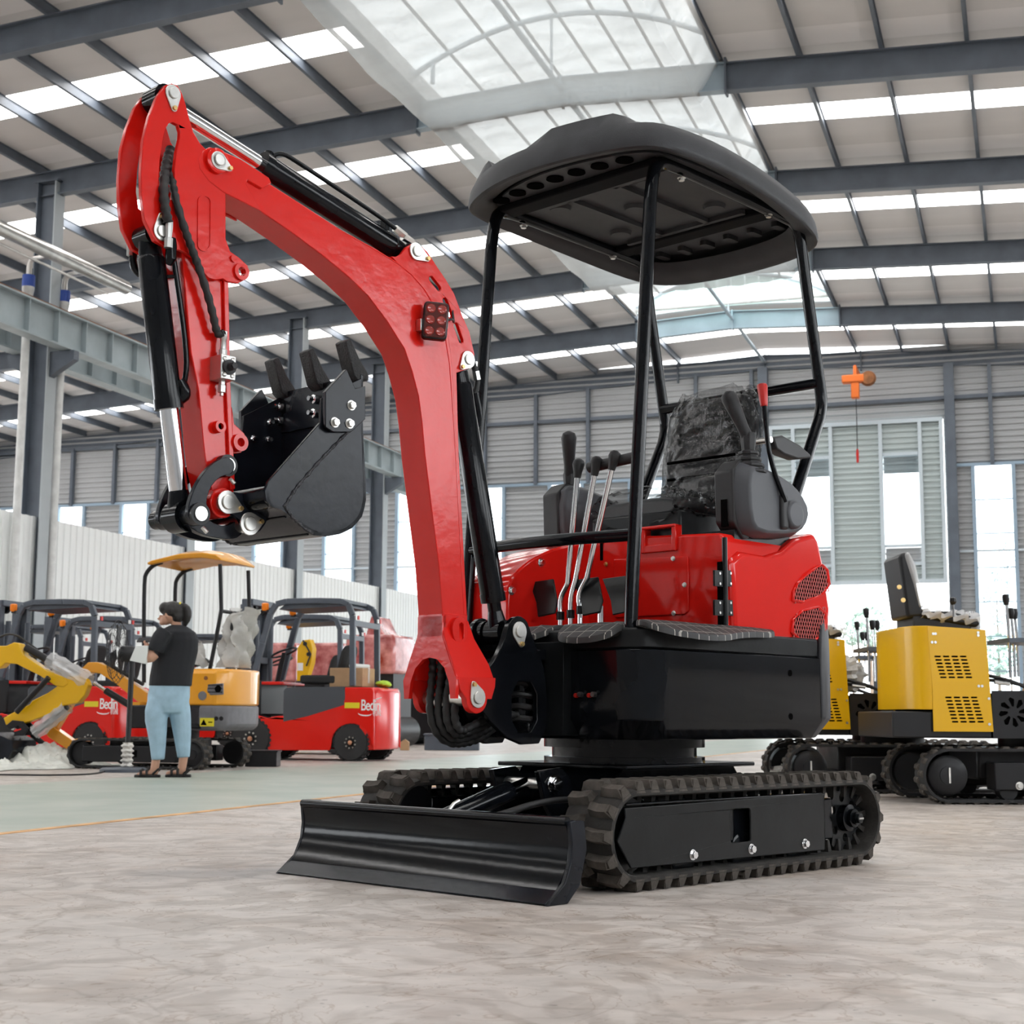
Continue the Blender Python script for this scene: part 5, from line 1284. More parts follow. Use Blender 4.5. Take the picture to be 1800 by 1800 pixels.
for (x, y), lab in (((-11.22, 16.9), 'red forklift parked behind the black pedestal fan'), ((-9.4, 20.3), 'red forklift half hidden behind the lettered front forklift'), ((-12.6, 19.9), 'forklift directly behind the one by the fan, its overhead guard showing lower'), ((-14.6, 21.5), 'forklift farthest left in the back row behind the folded yellow arm'), ((-13.6, 24.6), 'forklift showing between the canopy posts of the orange excavator')):
    c = copy_tree(fk0); c.location = (x+.0, y, 0); tag(c, lab, 'forklift', GF)
# things carried on the front forklift
x, z = FK.y(614, 1205, .1); z = FK.y(650, 1207, .5)[1]+.004; bx_ = tag(empty('cardboard_box', FK.o+FK.X*x+V((0, 0, z)), FKA), 'brown cardboard box riding on the front red forklift', 'box')
B().box((-.22, -.22, 0), (.22, .22, .235)).end('carton', 'cardboard', bx_, .006)
B().box((-.223, -.03, .05), (.223, .03, .239)).end('packing_tape', 'wrap_film', bx_)
B().tube([(-.16, -.15, .26), (-.02, .12, .265)], .03, 12).end('paper_roll', 'paper', bx_)
gb = tag(empty('green_bundle', FK.o+FK.X*(x-.36)-FK.Y*.15+V((0, 0, z)), FKA), 'small lime green cloth bundle beside the cardboard box', 'bundle')
b = B(); b.ball((0, 0, .045), .09, (1.1, 1.4, .5)); b.ball((-.08, .08, .03), .06, (1, 1.2, .5)); b.ball((.05, -.1, .03), .06, (1.2, 1, .5)); mat('lime', (.45, .68, .05), .7, var=.3, vscale=20); b.end('cloth', 'lime', gb)

# ================================================================ orange excavator behind the person
OXA = RAD(184); OX = Frame(G(244, 1352), OXA); OX.o = OX.o-OX.Y*.46
ox = tag(empty('orange_excavator', OX.o, OXA), 'orange mini excavator with orange canopy and film-wrapped seat behind the person', 'excavator')
def simple_track(parent, xf, xr, yc, R, w, n=44, m='tyre'):
    t = empty('track', (0, 0, 0), 0, parent); P = 2*(xf-xr)+2*pi*R
    def pt(s):
        s %= P; L = xf-xr
        if s < L: return V((xr+s, 0, 2*R)), V((0, 0, 1))
        s -= L
        if s < pi*R: a = pi/2-s/R; return V((xf+R*cos(a), 0, R+R*sin(a))), V((cos(a), 0, sin(a)))
        s -= pi*R
        if s < L: return V((xf-s, 0, 0)), V((0, 0, -1))
        s -= L; a = -pi/2-s/R; return V((xr+R*cos(a), 0, R+R*sin(a))), V((cos(a), 0, sin(a)))
    b = B(); RR = []
    for i in range(90):
        p, nr = pt(P*i/90); RR.append([b.bm.verts.new(p-nr*d+V((0, yc+y, 0))) for y, d in ((-w/2, .012), (w/2, .012), (w/2, .03), (-w/2, .03))])
    for i in range(90):
        a, c = RR[i], RR[(i+1) % 90]
        for k in range(4): b.bm.faces.new((a[k], a[(k+1) % 4], c[(k+1) % 4], c[k]))
    b.end('belt', m, t)
    lg = None
    for i in range(n):
        for s in (-1, 1):
            p, nr = pt(P*(i+(.5 if s > 0 else 0))/n); tx = V((0, 1, 0)).cross(nr)
            mw = Matrix(((tx.x, 0, nr.x, p.x-nr.x*.012), (0, 1, 0, yc+s*w*.26), (tx.z, 0, nr.z, p.z-nr.z*.012), (0, 0, 0, 1)))
            if lg is None: lg = B().rings([[(-.022, -w*.23, 0), (.022, -w*.23, 0), (.026, w*.23, 0), (-.018, w*.23, 0)], [(-.012, -w*.2, .013), (.010, -w*.2, .013), (.014, w*.2, .013), (-.008, w*.2, .013)]]).end('lug', 'dusty_rubber', t); lg.matrix_local = mw
            else:
                o = bpy.data.objects.new('lug', lg.data); COL.objects.link(o); o.parent = t; o.matrix_local = mw
    return t
for y in (.46, -.46):
    t = simple_track(ox, .62, -.62, y, .155, .19, 40)
    s = 1 if y > 0 else -1
    B().box((-.45, y-.08, .07), (.60, y+.085, .235)).end('side_cover', 'charcoal', t, .01)
    B().box((-.02, y-.086, .12), (.04, y+.0865, .19)).end('cover_window', 'ink', t)
    B().lathe([(.12, -.05), (.12, .05), (.05, .07), (.05, .08)] if s > 0 else [(.12, .05), (.12, -.05), (.05, -.07)], (-.62, y, .155), 'y', 24).end('sprocket', 'charcoal', t); B().lathe([(.115, -.05), (.115, .05)], (.62, y, .155), 'y', 24).end('idler', 'charcoal', t)
B().box((-.4, -.37, .12), (.4, .37, .30)).end('undercarriage', 'charcoal', ox, .02)
B().lathe([(.25, .30), (.25, .44)], (-.15, 0, 0), 'z', 28).end('slew_ring', 'charcoal', ox)
OY = .47
def SO(px, py, y=OY): return OX.y(px, py, y)
xb = SO(399, 1265)[0]; xf_ = SO(240, 1265)[0]
zs = [SO(400, p)[1] for p in (1285, 1240, 1175)]
def orr(z, e=0, xr=0): return [(SO(352, 1265)[0]+.12, OY-e, z), (xb+.14, OY-e, z), (xb+.04+xr, OY-.10, z), (xb+xr, OY-.25, z), (xb+xr, -OY+.25, z), (xb+.04+xr, -OY+.10, z), (xb+.14, -OY+e, z), (SO(352, 1265)[0]+.12, -OY+e, z)]
b = B(); b.rings([orr(zs[0], .05, .06), orr(zs[0]+.05, 0), orr(zs[1], 0)]); b.end('counterweight', 'midgrey_plastic', ox, .02)
b = B(); b.rings([[(x if i not in (0, 7) else x+.25, y, z) for i, (x, y, z) in enumerate(orr(zz, e))] for zz, e in ((zs[1], 0), (zs[2]-.05, .0), (zs[2], .04))]); b.end('engine_hood', 'orange_paint', ox, .02)
B().box((SO(352, 1265)[0], -OY, zs[0]+.02), (xf_+.1, OY, zs[1])).end('skirt', 'charcoal', ox, .015)
B().box((SO(240, 1265)[0]-.02, -OY+.02, zs[1]), (xf_+.12, OY-.02, zs[1]+.03)).end('deck_trim', 'orange_paint', ox)
b0, b1 = SO(394, 1222), SO(437, 1200)
pl_ = [SO(*p) for p in ((366, 1203), (392, 1201), (392, 1221), (370, 1222), (364, 1214))]
plate('vent_surround', pl_, [], 'y', OY-.02, OY+.006, 'midgrey_plastic', ox, .005)
for k in range(3): B().box((pl_[1][0], OY+.006, pl_[2][1]+.02+.035*k), (pl_[0][0], OY+.009, pl_[2][1]+.03+.035*k)).end('vent_slat', 'charcoal', ox)
c = SO(384, 1211); B().cyl((c[0], OY, c[1]), (c[0], OY+.012, c[1]), .035).end('lock', 'ink', ox)
c = SO(356, 1223); B().cyl((c[0], OY-.01, c[1]), (c[0], OY+.008, c[1]), .045).end('fuel_cap', 'midgrey_plastic', ox)
for p in ((334, 1192), (362, 1192)):
    c = SO(*p); B().cyl((c[0], OY, c[1]), (c[0], OY+.006, c[1]), .02).end('lift_point', 'rust', ox)
a, c = SO(352, 1262), SO(376, 1277); B().box((c[0], OY-.001, c[1]), (a[0], OY+.004, a[1])).end('warning_sticker', 'sticker_yellow', ox)
mt = ((a[0]+c[0])/2, (a[1]+c[1])/2); B().prism([(mt[0]+.0, mt[1]-.03), (mt[0]+.07, mt[1]-.03), (mt[0]+.035, mt[1]+.03)], 'y', OY+.004, OY+.005).end('warning_mark', 'ink', ox); B().box((mt[0]-.06, OY+.004, mt[1]-.005), (mt[0]-.015, OY+.005, mt[1]+.005)).end('warning_mark', 'ink', ox)
for p in ((380, 1263), (389, 1263)):
    c = SO(*p); B().cyl((c[0], OY-.005, c[1]), (c[0], OY+.003, c[1]), .022).end('bolt_recess', 'charcoal', ox)
# canopy
for y in (.34, -.34):
    P = [OX.y(a, c, .34) for a, c in ((253, 1200), (253, 1020), (258, 1005), (270, 993), (285, 988))]; 
    B().tube([(x, y, z) for x, z in smooth(P, 2)], .022, 10).end('canopy_post', 'charcoal', ox)
    P = [OX.y(a, c, .34) for a, c in ((387, 992), (389, 1072), (384, 1100), (369, 1176))]
    B().tube([(x, y, z) for x, z in P], .022, 10).end('canopy_post', 'charcoal', ox)
p = OX.y(389, 1074, .34); B().tube([(p[0], .34, p[1]), (p[0], -.34, p[1])], .02, 10).end('cross_bar', 'charcoal', ox)
R = []
for (px, py, th) in ((262, 988, .03), (275, 983, .06), (345, 975, .08), (400, 976, .09), (432, 982, .085), (444, 993, .03)):
    x, z = OX.y(px, py, .38-.72*(px-262)/178); R.append([(x, .41, z-th), (x, .43, z-th*.4), (x, .25, z+.01), (x, 0, z+.015), (x, -.25, z+.01), (x, -.43, z-th*.4), (x, -.41, z-th), (x, 0, z-.03)])
b = B(); b.rings(R); b.end('canopy_roof', 'orange_paint', ox, .01)
sx = OX.y(412, 1172, 0)
b = B(); b.rings([[(sx[0]-.09*k+dx, yy, sx[1]+.02+.46*k) for dx, yy in ((.06, .19), (-.06, .17), (-.06, -.17), (.06, -.19))] for k in (0, .3, .7, 1)]); b.end('seat_back', 'charcoal', ox, .03, 3)
def bagf(u, v):
    a = 2*pi*u; k = v; w = .03*sin(7*a+11*k)+.02*sin(17*k+3*a); return (sx[0]-.09*k+(.11+.02*sin(3*a))*cos(a)+w-.02*(k > .9), .25*sin(a)*(1-.25*k)+w, sx[1]-.01+.58*k+.04*sin(3*a+1)*k)
B().grid(bagf, 40, 18).end('seat_bag', 'bag_film', ox)
def bagg(u, v):
    a = 2*pi*u; k = v; w = .02*sin(5*a+9*k); return (sx[0]+.30+.13*cos(a)*(1-.6*k)+w, .30+.12*sin(a)*(1-.6*k), sx[1]-.01+.26*k+.02*sin(4*a))
B().grid(bagg, 26, 10).end('control_bag', 'bag_film', ox)
B().tube([(sx[0]+.30, .3, sx[1]), (sx[0]+.30, .28, sx[1]+.25)], .015, 8).end('control_lever', 'charcoal', ox)
B().box((sx[0]+.55, -.25, sx[1]), (sx[0]+.85, .1, sx[1]+.22)).end('battery', 'red_knob', ox, .01); B().box((sx[0]+.54, -.26, sx[1]+.04), (sx[0]+.86, .11, sx[1]+.17)).end('battery_case', 'charcoal', ox, .01)
def bagh(u, v):
    a = 2*pi*u; return (sx[0]+.50+.30*cos(a)*sin(pi*v*.5), .1+.2*sin(a)*sin(pi*v*.5), sx[1]+.02+.09*cos(pi*v*.5)+.02*sin(5*a))
B().grid(bagh, 26, 8).end('cushion_bag', 'seat_vinyl', ox)
B().box((sx[0]+.05, -.40, zs[2]-.02), (xf_-.3, .40, zs[2])).end('seat_plinth', 'charcoal', ox)
B().box((SO(352, 1265)[0], -.40, zs[1]), (xf_-.35, .40, zs[2])).end('seat_base', 'orange_paint', ox)
# its boom, reaching left
ob = [OX.y(a, c, .05) for a, c in ((258, 1218), (232, 1200), (190, 1172), (172, 1164), (155, 1164), (142, 1176), (138, 1190), (150, 1190), (160, 1182), (176, 1184), (205, 1203), (240, 1232), (258, 1242))]
B().prism(ob, 'y', -.05, .05).end('boom', 'orange_paint', ox, .006)
P = [OX.y(a, c, .07) for a, c in ((178, 1168), (205, 1184), (246, 1208))]; B().tube([(x, .0, z+.03) for x, z in P], .02, 10).end('boom_pipe', 'charcoal', ox)
P = [OX.y(a, c, .0) for a, c in ((165, 1200), (186, 1214), (255, 1256))]; B().tube([(x, 0, z) for x, z in P[:2]], .018, 10).end('boom_rod', 'chrome', ox); B().tube([(x, 0, z) for x, z in P[1:]], .036, 12).end('boom_cylinder', 'charcoal', ox)
oa = [OX.y(a, c, .06) for a, c in ((90, 1276), (128, 1303), (133, 1298), (143, 1302), (144, 1312), (136, 1322), (122, 1320), (84, 1296), (76, 1284))]
B().prism(oa, 'y', -.05, .05).end('arm', 'orange_paint', ox, .006)
P = [OX.y(a, c, .06) for a, c in ((140, 1190), (150, 1196), (92, 1290), (80, 1280))]; B().prism(P, 'y', -.04, .04).end('arm_upper', 'orange_paint', ox, .006)
P = [OX.y(a, c, .06) for a, c in ((60, 1291), (104, 1328), (116, 1334))]; B().tube([(x, .1, z) for x, z in P[:2]], .03, 10).end('bucket_cylinder', 'charcoal', ox); B().tube([(x, .1, z) for x, z in P[1:]], .016, 10).end('bucket_rod', 'zinc', ox)
c = OX.y(133, 1305, .06); B().cyl((c[0], .051, c[1]), (c[0], .058, c[1]), .02).end('arm_bore', 'ink', ox)
# wire guard basket and red hood strakes next to the boom
# ================================================================ yellow folded arm at the left edge
YEA = RAD(5); YE = Frame(G(30, 1347), YEA)
ye = tag(empty('yellow_excavator', YE.o, YEA), 'yellow excavator arm folded to the floor at the left edge', 'excavator')
def SY(px, py, y=.06): return YE.y(px, py, y)
bm_ = [SY(*p) for p in ((-60, 1128), (0, 1136), (22, 1136), (35, 1130), (44, 1132), (48, 1142), (52, 1152), (90, 1178), (124, 1192), (130, 1202), (122, 1208), (108, 1206), (80, 1188), (40, 1168), (20, 1166), (12, 1174), (0, 1176), (-60, 1176))]
B().prism(bm_, 'y', -.06, .06).end('boom', 'yellow_paint', ye, .008)
am = [SY(*p) for p in ((122, 1192), (145, 1188), (159, 1194), (164, 1204), (158, 1222), (146, 1236), (122, 1240), (100, 1254), (62, 1268), (36, 1276), (20, 1274), (16, 1262), (30, 1254), (62, 1238), (66, 1232), (78, 1226), (94, 1218), (108, 1208))]
B().prism(am, 'y', -.05, .05).end('arm', 'yellow_paint', ye, .008)
sl = [SY(*p, .08) for p in ((139, 1209), (144, 1210), (141, 1224), (130, 1230), (127, 1224))]; B().prism(sl, 'y', .051, .056).end('arm_slot', 'charcoal', ye)
for p in ((39, 1137), (123, 1200), (154, 1201), (30, 1137), (3, 1171), (35, 1270), (24, 1280), (36, 1288), (58, 1279)):
    x, z = SY(*p, .07); B().cyl((x, .05, z), (x, .075, z), .022, n=14).end('pin', 'zinc', ye)
P = [SY(*p, 0) for p in ((46, 1138), (92, 1165), (150, 1200))]; B().tube([(P[0][0], 0, P[0][1]), (P[1][0], 0, P[1][1])], .04, 14).end('arm_cylinder', 'charcoal', ye); B().tube([(P[1][0], 0, P[1][1]), (P[2][0], 0, P[2][1])], .022, 12).end('arm_rod', 'chrome', ye)
def wrapf(a, c, r, s):
    a, c = V((a[0], 0, a[1])), V((c[0], 0, c[1])); d = (c-a).normalized(); n = V((-d.z, 0, d.x))
    def f(u, v):
        t = 2*pi*u; k = r*(1+.10*sin(9*t+7*v)+.08*sin(23*v+s)); return a.lerp(c, v)+n*k*cos(t)+V((0, 1, 0))*k*sin(t)
    return f
B().grid(wrapf(SY(88, 1160, 0), SY(157, 1198, 0), .085, 1), 24, 24).end('film_wrap', 'wrap_film', ye)
B().grid(wrapf(SY(118, 1242, 0), SY(62, 1288, 0), .075, 2), 24, 24).end('film_wrap', 'wrap_film', ye)
P = [SY(*p, 0) for p in ((118, 1242), (62, 1288))]; B().tube([(x, 0, z) for x, z in P], .035, 12).end('bucket_cylinder', 'charcoal', ye)
for s, off in ((1, 0), (-1, 6)):
    P = [SY(a, c+off, .07) for a, c in ((0, 1140), (30, 1152), (90, 1184), (120, 1184), (138, 1192), (143, 1210))]; B().tube([(x, .072, z) for x, z in smooth(P, 2)], .011, 8).end('hose', 'hose', ye)
P = [SY(a, c, .05) for a, c in ((0, 1120), (12, 1114), (30, 1116), (46, 1128), (66, 1142))]; B().tube([(x, .05, z) for x, z in smooth(P, 2)], .012, 8).end('hose', 'hose', ye)
lk = [SY(*p, .06) for p in ((22, 1276), (34, 1266), (52, 1268), (62, 1280), (54, 1292), (36, 1294), (38, 1286), (50, 1282), (44, 1276), (30, 1282))]
for s in (-1, 1): plate('link', lk, [], 'y', s*.055, s*.075, 'charcoal', ye, .003)
P = [SY(*p, 0) for p in ((96, 1200), (40, 1252))]; B().tube([(P[0][0], -.12, P[0][1]+.05), (P[1][0], -.12, P[1][1])], .03, 10).end('tilt_cylinder', 'charcoal', ye)
bk = [SY(*p, .22) for p in ((-30, 1296), (20, 1288), (44, 1294), (62, 1302), (64, 1318), (56, 1332), (34, 1344), (6, 1346), (-30, 1346))]
z0 = min(p[1] for p in bk); bk = [(x, z-z0) for x, z in bk]
sh_ = bk[1:]; inn_ = [(x-.02 if x > 0 else x, z*.94+.012) for x, z in sh_]
B().prism(sh_+inn_[::-1], 'y', -.22, .22).end('bucket_shell', 'bucket_paint', ye, .003)
for s in (-1, 1): plate('bucket_side', bk, [], 'y', s*.22, s*.235, 'bucket_paint', ye, .003)
for k in range(4):
    x = bk[-1][0]; B().tube([(x+.1, -.15+.1*k, .03), (x+.0, -.15+.1*k, .02)], .02, 8).end('tooth', 'cast_black', ye)

# ================================================================ yellow machines on the right
YMA = RAD(20.5); YM = Frame(G(1705, 1413), YMA); YM.o = YM.o+YM.Y*.40
def make_yellow():
    r = empty('yellow_excavator', YM.o, YMA); Y = -.40
    def q(px, py, y=-.46): return YM.y(px, py, y)
    xr = YM.y(1668, 1365, -.48)[0]
    R_ = .185
    for y in (-.40, .40):
        t = simple_track(r, xr+1.5, xr, y, R_, .19, 44); s = -1 if y < 0 else 1
        B().box((xr+.30, y-.085, .09), (xr+1.30, y+.085, .27)).end('side_cover', 'charcoal', t, .008)
        B().lathe([(.13, -.07*s), (.13, .06*s), (.11, .075*s), (.06, .08*s), (.06, .088*s), (.03, .09*s)], (xr, y, R_), 'y', 28).end('sprocket', 'charcoal', t)
        B().box((xr-.004, y+s*.088-.008, R_-.05), (xr+.008, y+s*.088+.008, R_+.05)).end('split_pin', 'zinc', t)
        hexbolt(t, (xr+.46, y+s*.085, .12), .02, 'y', s, 'roller_bolt', 'zinc')
        for k in range(3): B().cyl((xr+.40+.38*k, y-.05, .085), (xr+.40+.38*k, y+.05, .085), .06).end('roller', 'charcoal', t)
    B().box((xr+.25, -.3, .15), (xr+1.3, .3, .36)).end('undercarriage', 'charcoal', r, .02)
    B().lathe([(.24, .36), (.24, .46)], (xr+.75, 0, 0), 'z', 28).end('slew_ring', 'charcoal', r)
    xa = q(1580, 1250)[0]; xe = q(1640, 1250)[0]; xz = q(1745, 1250)[0]; zb = q(1690, 1286)[1]; zt = q(1640, 1100)[1]; zbase0 = q(1760, 1298)[1]; zbase1 = q(1760, 1214)[1]
    fan = []
    fc = q(1782, 1252)
    for i in range(8):
        a = 2*pi*i/8; fan.append([(fc[0]+rr*cos(a+da), fc[1]+rr*sin(a+da)) for rr, da in ((.035, -.15), (.085, -.10), (.10, .15), (.09, .35), (.04, .25))])
    zlow = q(1600, 1250)[1]
    B().box((xr-.35, -.44, zbase0), (xz, .44, zlow)).end('base_frame', 'charcoal', r, .01); B().box((xz, -.44, zbase0), (xz+.75, .44, zbase1-.02)).end('base_frame', 'ink', r, .01)
    for s in (-1, 1):
        pnl = plate('fan_panel', [(xz, zbase0), (xz+.5, zbase0), (xz+.5, zbase1), (xz, zbase1)], fan, 'y', s*.447, s*.455, 'charcoal', r)
    # yellow engine box: flat side with slots, rounded rear corner
    o = [q(1643, 1286), q(1747, 1286), q(1738, 1107), q(1632, 1090), q(1632, 1250)]
    o = [(xe, zb), (xz, zb), q(1732, 1107), (xe-.02, zt), (xe, zt-.4)]
    sl = []
    for gx, gy, nr_, sk in ((1648, 1154, 7, 1.2), (1667, 1226, 8, 1.0)):
        for i in range(nr_):
            for j in range(4):
                x, z = q(gx+j*15+i*1.7, gy+i*6.1); sl.append(rrect(x-.022, z-.0055, x+.022, z+.0055, .005, 2))
    for s in (-1, 1):
        pl = plate('slotted_panel', o, sl, 'y', s*.455, s*.462, 'yellow_paint', r, .0)
        for p in ((1640, 1114), (1644, 1114), (1638, 1129), (1644, 1129), (1719, 1112), (1719, 1117), (1720, 1206), (1726, 1206), (1738, 1228), (1739, 1273)):
            x, z = q(*p); B().cyl((x, s*.462, z), (x, s*.467, z), .009, n=8).end('panel_bolt', 'zinc', pl)
    B().box((xe+.01, -.45, zb), (xz-.02, .45, zt-.14)).end('engine_space', 'ink', r)
    rear = lambda z: [(xe+.0, -.46, z), (xe-.06, -.455, z), (xe-.12, -.41, z), (xe-.15, -.32, z), (xe-.155, -.2, z), (xe-.155, .2, z), (xe-.15, .32, z), (xe-.12, .41, z), (xe-.06, .455, z), (xe, .46, z)]
    b = B(); b.rings([rear(q(1600, 1247)[1]), rear(zt)]); b.end('rear_cover', 'yellow_paint', r, .004)
    B().box((xe-.02, -.45, zt-.12), (q(1732, 1107)[0], .45, zt-.02), Matrix.Rotation(.09, 3, 'Y')).end('top_cover', 'yellow_paint', r, .01)
    # seat under film
    P = [q(*p, 0) for p in ((1580, 1090), (1566, 985), (1571, 977), (1582, 976), (1592, 1000), (1600, 1045), (1606, 1072), (1616, 1086))]
    b = B(); b.prism(P, 'y', -.2, .2); b.end('seat_back', 'charcoal', r, .03, 3)
    P2 = [((x-P[3][0])*1.04+P[3][0]+.012, (z-P[3][1])*1.02+P[3][1]+.01) for x, z in P[2:]]+[(P[3][0]+.03, P[4][1])]
    b = B(); b.prism([q(*p, 0) for p in ((1574, 980), (1583, 974), (1595, 998), (1604, 1043), (1610, 1072), (1600, 1072), (1590, 1030))], 'y', -.21, .21); b.end('back_film', 'wrap_film', r, .02, 3)
    P = [q(*p, 0) for p in ((1606, 1090), (1606, 1078), (1650, 1078), (1690, 1086), (1706, 1098), (1700, 1106))]
    b = B(); b.prism(P, 'y', -.22, .22); b.end('seat_cushion', 'charcoal', r, .02, 3)
    a_ = q(1604, 1082, 0); c_ = q(1712, 1094, 0)
    def cf(u, v): 
        t = 2*pi*u; w = .015*sin(9*t+13*v)+.012*sin(31*v); return (a_[0]+(c_[0]-a_[0])*v+w, .24*sin(t), a_[1]+(c_[1]-a_[1])*v+.05*cos(t)+w)
    B().grid(cf, 26, 24).end('cushion_film', 'wrap_film', r)
    for s in (-1,):
        for p, tp_ in (((1568+7, 1032), 0), ((1582, 1055), 0)):
            x, z = q(*p, -.2); B().cyl((x+.02, s*.2, z), (x+.02, s*.212, z), .016, n=10).end('seat_bolt', 'brass', r)
    B().box((q(1590, 1092, 0)[0], -.2, zt-.06), (q(1690, 1092, 0)[0], .2, q(1640, 1086, 0)[1])).end('seat_plinth', 'charcoal', r, .01)
    # levers
    x, z = q(1676, 1084, -.3); B().tube([(x, -.3, z), (x, -.3, z+.09)], .009, 8).end('side_lever', 'chrome', r); B().lathe([(.012, .08), (.026, .10), (.022, .125), (.008, .13)], (x, -.3, z), 'z', 8).end('side_knob', 'charcoal', r)
    for k, (px, y) in enumerate(((1774, -.2), (1782, -.05), (1788, .08))):
        x, z = q(px, 1126, y); dz = .25 if k == 0 else .16
        B().tube([(x, y, z-.25), (x+.0, y, z), (x-.01, y, z+dz)], .010, 8).end('travel_lever', 'chrome', r); B().tube([(x-.01, y, z+dz-.01), (x-.012, y, z+dz+.03), (x-.014, y, z+dz+.06), (x-.014, y, z+dz+.065)], [.014, .024, .022, .01], 10).end('lever_knob', 'charcoal', r)
    x0 = q(1752, 1128, 0)[0]; z0 = q(1770, 1127, 0)[1]
    B().box((x0, -.25, z0-.02), (x0+.3, .2, z0+.01)).end('lever_shelf', 'guard_steel', r)
    B().box((x0+.12, -.3, zbase1), (x0+.16, -.26, z0)).end('shelf_leg', 'guard_steel', r)
    for k in range(2): B().tube(smooth([(xz+.0, -.40, zbase1+.10-.03*k), (xz+.18, -.47, zbase1+.05), (xz+.35+.06*k, -.49, zbase1-.06), (xz+.42+.06*k, -.49, zbase0+.05)], 3), .012, 8).end('control_hose', 'hose', r)
    x, z = q(1748, 1199, -.45); B().cyl((x, -.45, z), (x+.1, -.45, z-.012), .013, n=8).end('hose_fitting', 'zinc', r)
    b = B(); b.prism([(xz+.42, zbase1), (xz+.62, zbase1), (xz+.60, zbase1+.10), (xz+.44, zbase1+.10)], 'y', -.15, .15); b.end('boom_foot', 'orange_paint', r, .01)
    bx2 = xz+.52; pts = [(bx2+.02*cos(t), -.1+.02*sin(t), zbase1+.1+.012*t) for t in [i*.6 for i in range(60)]]
    B().tube(pts, .008, 6).end('spring_hose', 'hose', r)
    return r
ym = make_yellow(); GY = 'yellow excavators without canopies on the right'
tag(ym, 'yellow mini excavator facing right, nearest on the right side', 'excavator', GY)
for d, lab in (((-1.04, 1.10), 'yellow mini excavator partly hidden by the red machine, fan cut-outs in its base'), ((-1.28, 2.7), 'yellow mini excavator farthest back on the right, only its top showing')):
    c = copy_tree(ym); c.location = YM.o+V((*d, 0)); tag(c, lab, 'excavator', GY)
# crumpled plastic on the middle yellow machine
pb = G(1540, 1300); pbw = YM.o+V((-1.04, 1.10, 0))+YM.X*(YM.y(1782, 1252, -.46)[0]-.10)+V((0, 0, YM.y(1760, 1214, -.46)[1]+.03))
tb_ = tag(empty('plastic_bundle', pbw), 'crumpled clear plastic lying on the middle yellow excavator', 'plastic')
def cr(u, v):
    a, k = 2*pi*u, pi*v; r = .15*(1+.18*sin(7*a+5*k)+.14*sin(13*k+3*a)); return (r*cos(a)*sin(k)*1.2, r*sin(a)*sin(k), .12+r*cos(k)*.9)
B().grid(cr, 26, 16).end('crumple', 'trash_wrap', tb_)
# clutter on the floor behind the near track
cb = tag(empty('wrapped_part', G(1392, 1386)), 'white wrapped metal part lying behind the near track', 'part')
def cr2(u, v):
    a, k = 2*pi*u, pi*v; r = .09*(1+.18*sin(7*a+5*k)+.14*sin(13*k+3*a)); return (r*cos(a)*sin(k)*2, r*sin(a)*sin(k), .09+r*cos(k))
B().grid(cr2, 26, 14).end('crumple', 'trash_wrap', cb)

# ================================================================ film-wrapped red machines by the partition
def wrapped(px0, px1, pyt, pyb, Y, lab, peak=None):
    p0, p1 = on_plane(px0, pyb, (0, 1, 0), Y), on_plane(px1, pyb, (0, 1, 0), Y); zt = on_plane(px0, pyt, (0, 1, 0), Y).z
    r = tag(empty('wrapped_machine', ((p0.x+p1.x)/2, Y, 0)), lab, 'machine', 'red machines wrapped in film'); w_ = abs(p1.x-p0.x)/2
    z0 = max(.25, p0.z)
    b = B(); b.rings([[(x*(1-.04*k), y, z) for x, y in ((-w_, -.5), (w_, -.5), (w_, .5), (-w_, .5))] for k, z in ((0, z0), (0, z0+(zt-z0)*.6), (1, zt))]); b.end('wrapped_body', 'red_wrapped', r, .06, 3)
    if peak: b = B(); b.prism([(-w_*.3, zt-.02), (w_*.5, zt-.02), (w_*.35, zt+.05), (w_*.05, zt+peak), (-w_*.1, zt+peak)], 'y', -.35, .35); b.end('hood_peak', 'red_wrapped', r, .02)
    for x in (-w_*.7, w_*.7): B().cyl((x, -.45, .28), (x, .45, .28), .28, n=20).end('roller', 'charcoal', r)
    B().box((-w_*.9, -.42, .15), (w_*.9, .42, z0+.02)).end('frame', 'charcoal', r)
wrapped(625, 712, 1118, 1186, 25.6, 'film-wrapped red machine just right of the front forklift guard', .34)
wrapped(560, 618, 1132, 1205, 27.0, 'film-wrapped red machine seen through the front forklift guard')
wrapped(716, 800, 1134, 1188, 28.0, 'film-wrapped red machine directly behind the boom foot')
wrapped(466, 538, 1132, 1200, 28.3, 'film-wrapped red machine left of the yellow upright arm')
ya = Frame(on_plane(560, 1300, (0, 1, 0), 23.5), RAD(0)); ya.o.z = 0
yr = tag(empty('upright_digger_boom', (ya.o.x, 23.5, 0)), 'yellow digger arm standing upright behind the front forklift', 'arm')
P = [on_plane(a, c, (0, 1, 0), 23.5)-V((ya.o.x, 0, 0)) for a, c in ((524, 1290), (526, 1140), (535, 1126), (548, 1124), (553, 1140), (551, 1165), (543, 1190), (543, 1290))]
P = [(p.x, max(0, p.z)) for p in P]; P[0] = (P[0][0], 0); P[-1] = (P[-1][0], 0)
B().prism(P, 'y', -.08, .08).end('arm_beam', 'yellow_paint', yr, .01); 
for p in ((P[2][0]+.06, P[2][1]-.06), (P[4][0]-.07, P[4][1]-.1)): B().cyl((p[0], -.1, p[1]), (p[0], .1, p[1]), .035).end('pin', 'charcoal', yr)
B().box((P[1][0]+.02, -.085, P[1][1]-.38), (P[1][0]+.12, -.08, P[1][1]-.25)).end('sticker', 'white_paint', yr)
